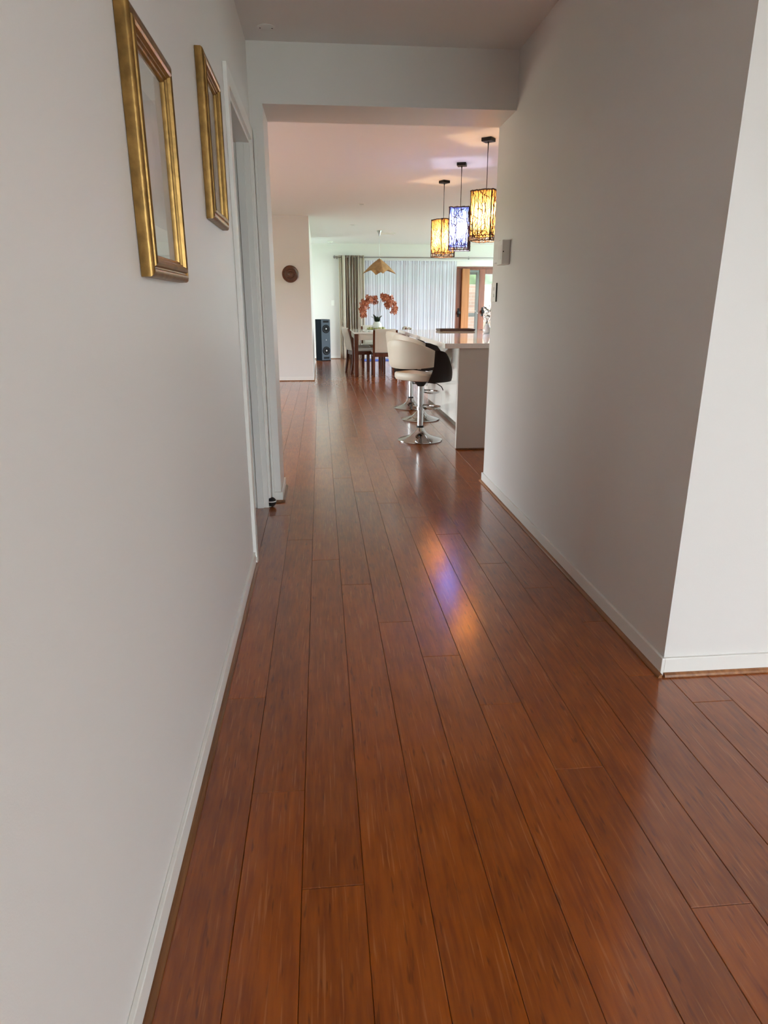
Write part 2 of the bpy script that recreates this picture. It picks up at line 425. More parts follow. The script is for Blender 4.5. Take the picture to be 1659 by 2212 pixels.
for k in range(k0, k1):
    xa, xb = PX0 + k*PW, PX0 + (k+1)*PW
    off = joint.get(k, (1.75 - 0.325*(k-4) + rj.uniform(-.06, .06)) % PL)
    spans = []
    def put(ya, yb, lo=None, hi=None):
        A = xa if lo is None else max(xa, lo); B = xb if hi is None else min(xb, hi)
        if B - A > 0.012: spans.append((ya, yb, A, B))
    xc = (xa+xb)/2
    if xb > WL and xa < ENT_X1: put(ENT_Y0, CORNER_Y, WL, ENT_X1)
    if xb > WL and xa < WR:
        spans_h = (CORNER_Y, NIB_Y1)
        put(CORNER_Y, NIB_Y1, WL, WR)
    if xa >= PIL_X: put(NIB_Y1, FAR_Y, LIV_X0, LIV_X1)
    else:
        put(NIB_Y1, PIL_Y0, LIV_X0, LIV_X1)
        if xb > PIL_X: put(PIL_Y0, PIL_Y1, PIL_X, LIV_X1)
        put(PIL_Y1, FAR_Y, NOOK_X, LIV_X1)
    # merge touching spans of equal width
    merged = []
    for sp in spans:
        if merged and abs(merged[-1][1]-sp[0]) < 1e-6 and abs(merged[-1][2]-sp[2]) < 1e-6 and abs(merged[-1][3]-sp[3]) < 1e-6:
            merged[-1] = (merged[-1][0], sp[1], sp[2], sp[3])
        else: merged.append(sp)
    for (ya, yb, A, B) in merged:
        n0 = math.floor((ya-off)/PL)
        y = ya; nn = n0 + 1
        while y < yb - 1e-6:
            ye = min(yb, off + nn*PL)
            if ye - y > 0.01: planks.append((A, B, y, ye))
            y = ye; nn += 1
def plank_score(p):
    A, B, ya, yb = p; best = 0; xs = ((A+B)/2, A, B)
    for i in range(9):
        y = ya + (yb-ya)*i/8
        for x in xs:
            q = project(x, y)
            if not q or not (-20 < q[0] < W_PX+20 and -20 < q[1] < H_PX+20): continue
            if y > NIB_Y1 and not (-0.29/NIB_Y0*y < x < WR/NIB_Y1*y): continue
            if y > 5.5 and x > 1.25: continue
            best = max(best, 1.0/q[2])
    return best
planks.sort(key=plank_score, reverse=True)
def plank_verts(m, A, B, ya, yb, cx=0, cy=0, c=0.0013, gap=0.0004):
    A += gap; B -= gap; ya += gap; yb -= gap
    L = []
    for (ins, z) in ((0, -0.0125), (0, -c), (c, 0)):
        L += [(A+ins-cx, ya+ins-cy, z), (B-ins-cx, ya+ins-cy, z), (B-ins-cx, yb-ins-cy, z), (A+ins-cx, yb-ins-cy, z)]
    fs = [(8, 9, 10, 11)]
    for lv in (0, 4):
        for i in range(4):
            j = (i+1) % 4; fs.append((lv+i, lv+j, lv+4+j, lv+4+i))
    m.add(L, fs)
pm_cache = {}
n_ind = min(300, sum(1 for p in planks if plank_score(p) > 0))
for p in planks[:n_ind]:
    A, B, ya, yb = p; cx, cy = (A+B)/2, (ya+yb)/2
    key = (round(B-A, 4), round(yb-ya, 4))
    if key not in pm_cache:
        m = MB(); plank_verts(m, A, B, ya, yb, cx, cy); o = m.build('plank', 'plank', floor); pm_cache[key] = o.data
    else:
        o = bpy.data.objects.new('plank', pm_cache[key]); col.objects.link(o); o.parent = floor
    o.location = (cx, cy, 0)
rest = MB()
for p in planks[n_ind:]: plank_verts(rest, *p)
if rest.v:
    o = rest.build('plank_field', 'plank_rest', floor); o['kind'] = 'stuff'

# ---- walls
EPS = 0.0
wall_boxes('wall_left', [
    (WL-WT, WL, ENT_Y0-WT, DOOR_Y0, -0.06, CEIL), (WL-WT, WL, DOOR_Y0, DOOR_Y1, DOOR_Z, CEIL), (WL-WT, WL, DOOR_Y1, NIB_Y1, -0.06, CEIL)])
wall_boxes('wall_header', [(WL, NIB_X, NIB_Y0, NIB_Y1, -0.012, CEIL), (NIB_X, WR, NIB_Y0, NIB_Y1, HEAD_Z, CEIL)])
wall_boxes('wall_right', [(WR, WR+WT, CORNER_Y, NIB_Y1, -0.06, CEIL)])
wall_boxes('wall_entry_return', [(WR+WT, ENT_X1, CORNER_Y, CORNER_Y+WT, -0.06, CEIL)])
wall_boxes('wall_entry_right', [(ENT_X1, ENT_X1+WT, ENT_Y0-WT, CORNER_Y+WT, -0.06, CEIL)])
def wall_y_with_hole(name, x0, x1, y0, y1, hole):
    hx0, hx1, hz0, hz1 = hole
    b = [(x0, hx0, y0, y1, -0.06, CEIL), (hx1, x1, y0, y1, -0.06, CEIL), (hx0, hx1, y0, y1, hz1, CEIL)]
    if hz0 > 0: b.append((hx0, hx1, y0, y1, -0.06, hz0))
    return wall_boxes(name, b)
def wall_x_with_hole(name, x0, x1, y0, y1, hole):
    hy0, hy1, hz0, hz1 = hole
    b = [(x0, x1, y0, hy0, -0.06, CEIL), (x0, x1, hy1, y1, -0.06, CEIL), (x0, x1, hy0, hy1, hz1, CEIL), (x0, x1, hy0, hy1, -0.06, hz0)]
    return wall_boxes(name, b)
wall_y_with_hole('wall_entry_back', WL, ENT_X1, ENT_Y0-WT, ENT_Y0, BW)
wall_boxes('wall_living_near', [(LIV_X0-WT, WL-WT, NIB_Y1-WT, NIB_Y1, -0.06, CEIL), (WR+WT, LIV_X1+WT, NIB_Y1-WT, NIB_Y1, -0.06, CEIL)])
wall_x_with_hole('wall_living_left', LIV_X0-WT, LIV_X0, NIB_Y1, PIL_Y0+WT, ADDED_LWIN)
wall_boxes('wall_living_corner', [(LIV_X0, NOOK_X-WT, PIL_Y0, PIL_Y0+WT, -0.06, CEIL)])
wall_x_with_hole('wall_kitchen', LIV_X1, LIV_X1+WT, NIB_Y1, FAR_Y+WT, ADDED_KWIN)
wall_boxes('wall_pillar', [(NOOK_X-WT, PIL_X, PIL_Y0, PIL_Y1, -0.012, CEIL)])
wall_y_with_hole('wall_far', NOOK_X-WT, LIV_X1, FAR_Y, FAR_Y+WT, FWIN)
wall_x_with_hole('wall_nook', NOOK_X-WT, NOOK_X, PIL_Y1, FAR_Y, ADDED_NWIN)
wall_boxes('wall_side_room', [(-2.6, -2.5, 2.2, NIB_Y1-WT, -0.06, CEIL), (-2.5, WL-WT, 2.2, 2.3, -0.06, CEIL)])
struct(box_obj('floor_side_room', 'plank_rest', -2.5, WL+0.0076, 2.3, NIB_Y1-WT, -0.06, -0.0005))
ceil_o = MB()
ceil_o.box(LIV_X0-WT, LIV_X1+WT, ENT_Y0-WT, FAR_Y+WT, CEIL, CEIL+0.1)
struct(ceil_o.build('ceiling', 'ceiling'))

# ---- skirting boards with a timber quarter round
def skirt(name, axis, pos, a, b, sgn, ext_a=0.0, ext_b=0.0):
    """axis 'x': board lies on plane x=pos and faces sgn; runs a..b in the other axis"""
    H, T, Q = 0.066, 0.011, 0.013
    def bx(lo, hi, s0, s1, z0, z1):
        p0, p1 = sorted((pos + sgn*s0, pos + sgn*s1))
        return (p0, p1, lo, hi, z0, z1) if axis == 'x' else (lo, hi, p0, p1, z0, z1)
    o = MB().box(*bx(a-ext_a*T, b+ext_b*T, 0, T, 0.0005, H), c=0.002).build(name, 'trim'); struct(o)
    q = MB()
    # quarter-round section swept along the run
    prof = [(T, 0.0005)] + [(T+Q*math.cos(t), 0.0005+Q*math.sin(t)) for t in [R(x) for x in (0, 18, 36, 54, 72, 90)]]
    lo, hi = a-ext_a*(T+Q), b+ext_b*(T+Q)
    vs = []
    for run in (lo, hi):
        for (s_, z) in prof:
            vs.append((pos+sgn*s_, run, z) if axis == 'x' else (run, pos+sgn*s_, z))
    n = len(prof); fs = [tuple(range(n)), tuple(range(2*n-1, n-1, -1))]
    for i in range(n): fs.append((i, (i+1) % n, n+(i+1) % n, n+i))
    q.add(vs, fs)
    q.build('quarter_round', 'quad', o)
    return o
skirt('baseboard_left', 'x', WL, ENT_Y0, DOOR_Y0-0.06, +1)
skirt('baseboard_right', 'x', WR, CORNER_Y, NIB_Y1, -1, 1, 1)
skirt('baseboard_entry_return', 'y', CORNER_Y, WR, ENT_X1, -1, 0, 0)
skirt('baseboard_nib_front', 'y', NIB_Y0, WL+0.03, NIB_X, -1, 0, 1)
skirt('baseboard_nib_side', 'x', NIB_X, NIB_Y0, NIB_Y1, +1, 0, 0)
skirt('baseboard_right_end', 'y', NIB_Y1, WR, WR+WT, +1, 0, 0)
skirt('baseboard_pillar_front', 'y', PIL_Y0, LIV_X0, PIL_X, -1, 0, 1)
skirt('baseboard_pillar_side', 'x', PIL_X, PIL_Y0, PIL_Y1, +1, 0, 0)
skirt('baseboard_far', 'y', FAR_Y, NOOK_X, FWIN[0]-0.1, -1)

# ---- doorway on the left wall
d1 = struct(empty('door_1', (WL, (DOOR_Y0+DOOR_Y1)/2, 0)))
def dpart(name, mat, b, c=0.0015):
    y = (DOOR_Y0+DOOR_Y1)/2
    return MB().box(b[0]-WL, b[1]-WL, b[2]-y, b[3]-y, b[4], b[5], c).build(name, mat, d1)
AT, AW = 0.016, 0.062
dpart('architrave', 'trim', (WL, WL+AT, DOOR_Y0-AW, DOOR_Y0+0.004, 0, DOOR_Z+AW))
dpart('architrave', 'trim', (WL, WL+AT, DOOR_Y1-0.004, DOOR_Y1+AW, 0, DOOR_Z+AW))
dpart('architrave', 'trim', (WL, WL+AT, DOOR_Y0+0.004, DOOR_Y1-0.004, DOOR_Z-0.004, DOOR_Z+AW))
dpart('jamb', 'trim', (WL-WT-0.01, WL+0.002, DOOR_Y1-0.022, DOOR_Y1-0.002, 0, DOOR_Z-0.002))
dpart('jamb', 'trim', (WL-WT-0.01, WL+0.002, DOOR_Y0+0.002, DOOR_Y0+0.022, 0, DOOR_Z-0.002))
dpart('jamb', 'trim', (WL-WT-0.01, WL+0.002, DOOR_Y0+0.022, DOOR_Y1-0.022, DOOR_Z-0.022, DOOR_Z-0.002))
dpart('door_stop', 'trim', (WL-0.068, WL-0.028, DOOR_Y1-0.034, DOOR_Y1-0.022, 0, DOOR_Z-0.022))
dpart('door_stop', 'trim', (WL-0.068, WL-0.028, DOOR_Y0+0.022, DOOR_Y0+0.034, 0, DOOR_Z-0.022))
# door leaf, swung open into the side room
lf = dpart('leaf', 'trim', (WL-WT-0.86, WL-WT-0.012, DOOR_Y1-0.02, DOOR_Y1+0.015, 0.006, DOOR_Z-0.03))
# narrow cover strip in the corner beside the nib
struct(box_obj('trim_1', 'trim', WL+0.0165, WL+0.03, NIB_Y0-0.03, NIB_Y0, 0, DOOR_Z+AW, c=0.002))

# ---- far glazing: sliding window behind the sheer, timber doors to the right
w1 = struct(empty('window_1', (2.05, FAR_Y+0.06, 0)))
def wpart(root, name, mat, b, c=0.003):
    l = root.location
    return MB().box(b[0]-l.x, b[1]-l.x, b[2]-l.y, b[3]-l.y, b[4]-l.z, b[5]-l.z, c).build(name, mat, root)
y0, y1 = FAR_Y+0.03, FAR_Y+0.08
for x0, x1 in ((0.95, 1.01), (1.62, 1.69), (2.36, 2.43), (3.06, 3.13)): wpart(w1, 'mullion', 'white_alu', (x0, x1, y0, y1, 0.0, 2.06))
for z0, z1 in ((0.0, 0.07), (1.99, 2.06)):
    for x0, x1 in ((1.01, 1.62), (1.69, 2.36), (2.43, 3.06)): wpart(w1, 'rail', 'white_alu', (x0, x1, y0, y1, z0, z1))
wpart(w1, 'rail', 'alu', (2.43, 3.06, y0, y1, 0.95, 1.0))
for x0, x1 in ((1.01, 1.62), (1.69, 2.36), (2.43, 3.06)): wpart(w1, 'pane', 'dim_tint', (x0, x1, FAR_Y+0.053, FAR_Y+0.057, 0.07, 1.99), 0)

d2 = struct(empty('door_2', (3.9, FAR_Y+0.05, 0)))
y0, y1 = FAR_Y-0.015, FAR_Y+0.055
wpart(d2, 'head_frame', 'jarrah', (3.13, 4.98, FAR_Y-0.02, FAR_Y+0.1, 2.01, 2.058))
s1 = wpart(d2, 'stile', 'jarrah', (3.135, 3.29, y0, y1, 0.01, 2.008))
s2 = wpart(d2, 'stile', 'jarrah', (3.715, 3.845, y0, y1, 0.01, 2.008))
s3 = wpart(d2, 'stile', 'jarrah', (4.5, 4.62, y0, y1, 0.01, 2.008))
s4 = wpart(d2, 'stile', 'jarrah', (4.86, 4.98, y0, y1, 0.01, 2.008))
wpart(d2, 'rail', 'jarrah', (3.845, 4.5, y0, y1, 1.9, 2.008)); wpart(d2, 'rail', 'jarrah', (3.845, 4.5, y0, y1, 0.01, 0.2))
wpart(d2, 'rail', 'jarrah', (3.465, 3.715, y0, y1, 1.985, 2.008)); wpart(d2, 'rail', 'jarrah', (3.465, 3.715, y0, y1, 0.01, 0.2))
wpart(d2, 'folded_leaf', 'orange_wood', (3.293, 3.463, FAR_Y-0.09, FAR_Y+0.06, 0.012, 2.008))
wpart(d2, 'pane', 'door_glass', (3.845, 4.5, FAR_Y+0.018, FAR_Y+0.022, 0.2, 1.9), 0)
wpart(d2, 'pane', 'door_glass', (3.465, 3.715, FAR_Y+0.018, FAR_Y+0.022, 0.2, 1.985), 0)
wpart(d2, 'pane', 'door_glass', (4.62, 4.86, FAR_Y+0.018, FAR_Y+0.022, 0.01, 2.008), 0)
for st, x, z in ((s1, 3.235, 1.04), (s2, 3.81, 1.06)):
    h = MB(); lx, ly = x-d2.location.x, y0-d2.location.y
    h.box(lx-0.022, lx+0.022, ly-0.008, ly, z-0.1, z+0.1, 0.004)
    h.lathe([(0.012, 0), (0.012, 0.03), (0.034, 0.036), (0.042, 0.055), (0.032, 0.072), (0.012, 0.078)], 16, Matrix.Translation((lx, ly-0.006, z)) @ Matrix.Rotation(PI/2, 4, 'X'))
    h.build('handle', 'black', st)

# entry window frame, frames of the living and kitchen windows added for light (out of the picture, they let the daylight in)
def frame_y(name, hole, y):
    w = struct(empty(name, ((hole[0]+hole[1])/2, y, hole[2])))
    x0, x1, z0, z1 = hole; n = 3
    for i in range(n+1):
        x = x0 + (x1-x0-0.05)*i/n; wpart(w, 'mullion', 'white_alu', (x, x+0.05, y-0.03, y+0.03, z0, z1))
    return w
frame_y('window_2', BW, ENT_Y0-0.06)
def frame_x(name, hole, x):
    w = struct(empty(name, (x, (hole[0]+hole[1])/2, hole[2])))
    a, b, z0, z1 = hole; n = 3
    for i in range(n+1):
        y = a + (b-a-0.05)*i/n; wpart(w, 'mullion', 'white_alu', (x-0.03, x+0.03, y, y+0.05, z0, z1))
    return w
frame_x('added_window_3', ADDED_LWIN, LIV_X0-0.06); frame_x('added_window_4', ADDED_KWIN, LIV_X1+0.06)

# ---- outdoors
struct(box_obj('ground', 'lawn', -30, 30, -25, 40, -0.4, -0.16))
struct(box_obj('warm_bounce_slab', 'warm_bounce', -9, LIV_X0-WT, 3.5, 12.5, -0.16, -0.06))  # unseen ground added to bounce pinkish light up through the left opening
struct(box_obj('side_bounce_slab', 'cool_bounce', LIV_X1+WT, LIV_X1+4, 8, 17, -0.16, -0.05))  # unseen ground added to bounce cool light in from the kitchen side
struct(box_obj('nook_bounce_slab', 'cool_bounce', NOOK_X-WT-3, NOOK_X-WT, 12.5, 17, -0.16, -0.05))  # same added bounce surface outside the nook opening
struct(box_obj('entry_bounce_slab', 'paving', -6, 10, -14, ENT_Y0-WT, -0.16, -0.08))  # unseen paving added so the lawn throws less green into the entry
struct(box_obj('patio_roof', 'white_alu', -1, 9, FAR_Y+WT, 18.6, 2.2, 2.26))
struct(box_obj('patio', 'paving', -1, 9, FAR_Y+WT, 18.95, -0.16, -0.04))
bw = box_obj('garden_wall', 'brick', -3, 10, 19.0, 19.22, -0.15, 1.76)
tag(bw, 'pale pink brick garden wall beyond the timber doors', 'wall')
rb = box_obj('patio_beam', 'alu', -1, 9, 18.2, 18.3, 1.99, 2.2); tag(rb, 'grey beam edging the patio roof outside', 'beam')
for x in (-0.9, 8.8): box_obj('post', 'alu', x-0.05, x+0.05, 18.2, 18.3, -0.04, 1.99).parent = rb
for ch in rb.children: ch.matrix_parent_inverse = Matrix.Translation(rb.location).inverted()
scr = empty('screen_frame', (3.98, 17.2, -0.04)); tag(scr, 'grey aluminium screen frame on the patio behind the glass', 'screen')
def spart(name, b): 
    l = scr.location
    return MB().box(b[0]-l.x, b[1]-l.x, b[2]-l.y, b[3]-l.y, b[4]-l.z, b[5]-l.z, 0.004).build(name, 'alu', scr)
spart('post', (3.93, 4.0, 17.17, 17.23, -0.04, 2.0)); spart('post', (3.1, 3.16, 17.17, 17.23, -0.04, 2.0))
spart('rail', (3.16, 3.93, 17.18, 17.22, 0.93, 1.02)); spart('rail', (3.16, 3.93, 17.18, 17.22, -0.04, 0.06)); spart('rail', (3.16, 3.93, 17.18, 17.22, 1.94, 2.0))
rh = random.Random(11); hm = MB()
for i in range(2600):
    x = rh.uniform(-3, 10); z = rh.uniform(0.9, 2.9 + 0.35*math.sin(x*1.7) + 0.2*math.sin(x*4.1)); y = 20.4 + rh.uniform(-0.45, 0.45)
    s_ = rh.uniform(0.06, 0.13)
    mt = Matrix.Translation((x, y, z)) @ Matrix.Rotation(rh.uniform(0, 6), 4, Vector((rh.uniform(-1, 1), rh.uniform(-1, 1), rh.uniform(-1, 1))).normalized())
    hm.add([(-s_, 0, 0), (0, -s_*.45, 0.02), (s_, 0, 0), (0, s_*.45, 0.02)], [(0, 1, 2), (0, 2, 3)], False, mt)
hd = empty('hedge', (3.5, 20.4, -0.16)); tag(hd, 'leafy green hedge showing above the brick garden wall', 'hedge')
ho = hm.build('foliage', 'hedge', hd); ho.location = (-3.5, -20.4, 0.16); ho['kind'] = 'stuff'
MB().box(-6.5, 6.5, -0.2, 0.2, 0, 2.6).build('core', 'hedge', hd, (0, 0, 0.001))

# ================================================================== LEFT WALL: picture frames
def picture(label, y0, y1, z0, z1):
    root = empty('picture_frame', (WL, (y0+y1)/2, z0))
    tag(root, label, 'picture frame', 'gold picture frames on the hallway wall')
    w2, hh = (y1-y0)/2, z1-z0
    # profile: (inset from the outer edge, height off the wall)
    prof = [(0.0, 0.001), (0.0, 0.019), (0.003, 0.024), (0.010, 0.027), (0.015, 0.026), (0.0175, 0.0225), (0.020, 0.0225), (0.0225, 0.0275), (0.028, 0.0300), (0.033, 0.0275), (0.036, 0.0205), (0.0385, 0.0200), (0.041, 0.0155), (0.045, 0.0145), (0.047, 0.010), (0.047, 0.004)]
    corners = [(-w2, 0), (w2, 0), (w2, hh), (-w2, hh)]; dirs = [(1, 1), (-1, 1), (-1, -1), (1, -1)]
    for i in range(4):
        j = (i+1) % 4; vs = []; n = len(prof)
        for (c, d) in ((corners[i], dirs[i]), (corners[j], dirs[j])):
            for (u, v) in prof: vs.append((v, c[0]+d[0]*u, c[1]+d[1]*u))
        fs = [(k, k+1, n+k+1, n+k) for k in range(n-1)] + [(n-1, 0, n, 2*n-1)]
        fs += [tuple(range(n)), tuple(range(2*n-1, n-1, -1))]
        MB().add(vs, fs, True).build('frame_rail', 'gold', root)
    MB().box(0.001, 0.003, -w2+0.03, w2-0.03, 0.03, hh-0.03).build('backing', 'gold_dark', root)
    MB().box(0.0031, 0.0046, -w2+0.046, w2-0.046, 0.046, hh-0.046).build('mat_board', 'mat_board', root)
    MB().box(0.0047, 0.0052, -w2+0.11, w2-0.11, 0.11, hh-0.11).build('print', 'print', root)
    MB().box(0.0075, 0.0092, -w2+0.0465, w2-0.0465, 0.0465, hh-0.0465).build('glass_pane', 'pane', root)
picture('large gold picture frame on the left wall, nearest and lower of the two', 1.42, 1.79, 1.255, 1.728)
picture('gold picture frame hung higher, beside the white doorway on left wall', 2.315, 2.675, 1.465, 1.938)

# ================================================================== RIGHT WALL devices
t = empty('wall_control', (WR, 4.06, 1.432)); tag(t, 'thick white control box on right wall, nearer of the two boxes', 'control box')
MB().box(-0.048, -0.0002, 0, 0.115, 0, 0.137, 0.004).build('housing', 'white_plastic', t)
MB().lathe([(0.0035, 0), (0.0035, 0.001)], 12, Matrix.Translation((-0.04, 0.0004, 0.072)) @ Matrix.Rotation(PI/2, 4, 'X')).build('button', 'black', t)
MB().box(-0.049, -0.0475, 0.02, 0.095, 0.03, 0.11, 0.0005).build('faceplate', 'trim', t)
t = empty('wall_control', (WR, 4.205, 1.45)); tag(t, 'slim white control panel on right wall beside opening, behind thicker box', 'control box')
MB().box(-0.034, -0.0002, 0, 0.10, 0, 0.128, 0.006).build('housing', 'white_plastic', t)
MB().box(-0.0348, -0.0335, 0.015, 0.085, 0.02, 0.11, 0.0005).build('faceplate', 'trim', t)
t = empty('light_switch', (WR, 4.31, 1.222)); tag(t, 'flat white light switch plate with dark strip at near side, below the control boxes', 'light switch')
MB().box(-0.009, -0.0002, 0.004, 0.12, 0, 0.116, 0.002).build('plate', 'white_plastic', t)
MB().box(-0.0085, -0.0004, 0.0, 0.0035, 0.001, 0.115, 0.0008).build('edge', 'black', t)  # dark strip along the near side of the plate
for z in (0.03, 0.07): MB().box(-0.013, -0.0085, 0.045, 0.075, z, z+0.02, 0.001).build('rocker', 'white_plastic', t)

# small ball on the floor
t = empty('ball', (-0.335, 3.975, 0.0)); tag(t, 'small black ball with a white band on floor by the doorway', 'ball')
rb_ = 0.03
MB().lathe([(rb_*math.sin(a), rb_-rb_*math.cos(a)) for a in [PI*i/14 for i in range(1, 14)]], 24).build('ball_body', 'black', t)
MB().lathe([(rb_*1.015*math.cos(a), rb_+0.006+rb_*1.0*math.sin(a)) for a in (-0.1, -0.03, 0.03, 0.1)], 24).build('band', 'white_ball', t)

# hall ceiling mark
t = empty('ceiling_plate', (-0.23, 3.9, CEIL)); tag(t, 'small pale mounting plate with two dark holes on hallway ceiling', 'ceiling plate')
MB().lathe([(0.045, -0.0001), (0.045, -0.003), (0.041, -0.004)], 24).build('plate', 'ceiling', t)
for x in (-0.03, 0.03): MB().lathe([(0.004, -0.0038), (0.004, -0.0048)], 10, None, True, (x, 0)).build('screw_hole', 'black', t)

# ================================================================== ISLAND
IX0, IX1, IY0, IY1 = 1.02, 2.15, 5.515, 8.82
ct = box_obj('countertop', 'stone', IX0, IX1, IY0, IY1, 0.86, 0.90, c=0.003)
tag(ct, 'glossy white stone worktop on the kitchen island', 'worktop')
isl = empty('kitchen_island', (1.6, 7.1, 0)); tag(isl, 'white kitchen island with gloss back panels beside the bar stools', 'kitchen island')
def ipart(name, mat, b, c=0.002): return MB().box(b[0]-1.6, b[1]-1.6, b[2]-7.1, b[3]-7.1, b[4], b[5], c).build(name, mat, isl)
ipart('end_panel', 'matte_panel', (1.145, 2.13, 5.535, 5.575, 0.012, 0.8595))
q_ = ipart('quarter_round', 'quad', (1.14, 2.13, 5.52, 5.535, 0.0005, 0.014), 0.003)
ipart('body', 'matte_panel', (1.385, 2.10, 5.577, 8.49, 0.09, 0.859), 0)
ys = [5.577, 6.55, 7.52, 8.49]
for a, b in zip(ys[:-1], ys[1:]): ipart('back_panel', 'gloss', (1.366, 1.384, a+0.0015, b-0.0015, 0.045, 0.857), 0.0015)
ipart('kickboard', 'kick', (1.372, 2.06, 5.577, 8.47, 0.0005, 0.0445), 0)
ipart('end_panel', 'gloss', (1.366, 2.13, 8.4925, 8.515, 0.012, 0.8595))
# tray and vase on the worktop
t = empty('tray', (1.665, 8.32, 0.9003)); t.rotation_euler = (0, 0, R(3)); tag(t, 'long dark brown tray lying on the white worktop', 'tray')
m = MB()
m.box(-0.22, 0.22, -0.12, 0.12, 0.004, 0.009, 0.002); m.build('base', 'tray', t)
m = MB()
for b in ((-0.22, 0.22, -0.12, -0.113), (-0.22, 0.22, 0.113, 0.12), (-0.22, -0.213, -0.113, 0.113), (0.213, 0.22, -0.113, 0.113)): m.box(*b, 0.0091, 0.026, 0.001)
m.build('rim', 'tray', t)
for x in (-0.2, 0.2): MB().box(x-0.015, x+0.015, -0.1, 0.1, 0.0, 0.004).build('foot', 'tray', t)
t = empty('flower_vase', (1.865, 7.52, 0.9003)); tag(t, 'small vase of dark twigs and white blossom on worktop by the wall', 'vase')
MB().lathe([(0.03, 0), (0.042, 0.01), (0.046, 0.04), (0.03, 0.085), (0.022, 0.1), (0.026, 0.108), (0.02, 0.106), (0.016, 0.09)], 24).build('vase_body', 'vase', t)
rv = random.Random(5); tw = MB(); pts_f = []
for i in range(9):
    a = rv.uniform(0, 6.28); p = Vector((0, 0, 0.08)); pts = [p.copy()]
    d = Vector((math.cos(a)*.35, math.sin(a)*.35, 1))
    for k in range(6):
        d += Vector((rv.uniform(-.3, .3), rv.uniform(-.3, .3), rv.uniform(-.15, .1))); p = p + d.normalized()*0.035; pts.append(p.copy())
        if k > 1: pts_f.append(p + Vector((rv.uniform(-.015, .015), rv.uniform(-.015, .015), rv.uniform(-.01, .01))))
    tw.tube(pts, [0.0025-0.0002*k for k in range(7)], 5)
tw.build('twigs', 'stem', t)
lv = MB(); bl = MB()
for i, p in enumerate(pts_f):
    tgt = bl if i % 3 else lv; s_ = 0.012 if i % 3 else 0.024
    for k in range(4):
        mt = Matrix.Translation(p) @ Matrix.Rotation(rv.uniform(0, 6), 4, Vector((rv.uniform(-1, 1), rv.uniform(-1, 1), rv.uniform(-1, 1))).normalized())
        tgt.add([(0, 0, 0), (s_*.5, -s_*.35, 0.003), (s_, 0, 0.001), (s_*.5, s_*.35, 0.003)], [(0, 1, 2, 3)], False, mt)
lv.build('leaves', 'leaf', t)['kind'] = 'stuff'; bl.build('blossom', 'white_plastic', t)['kind'] = 'stuff'

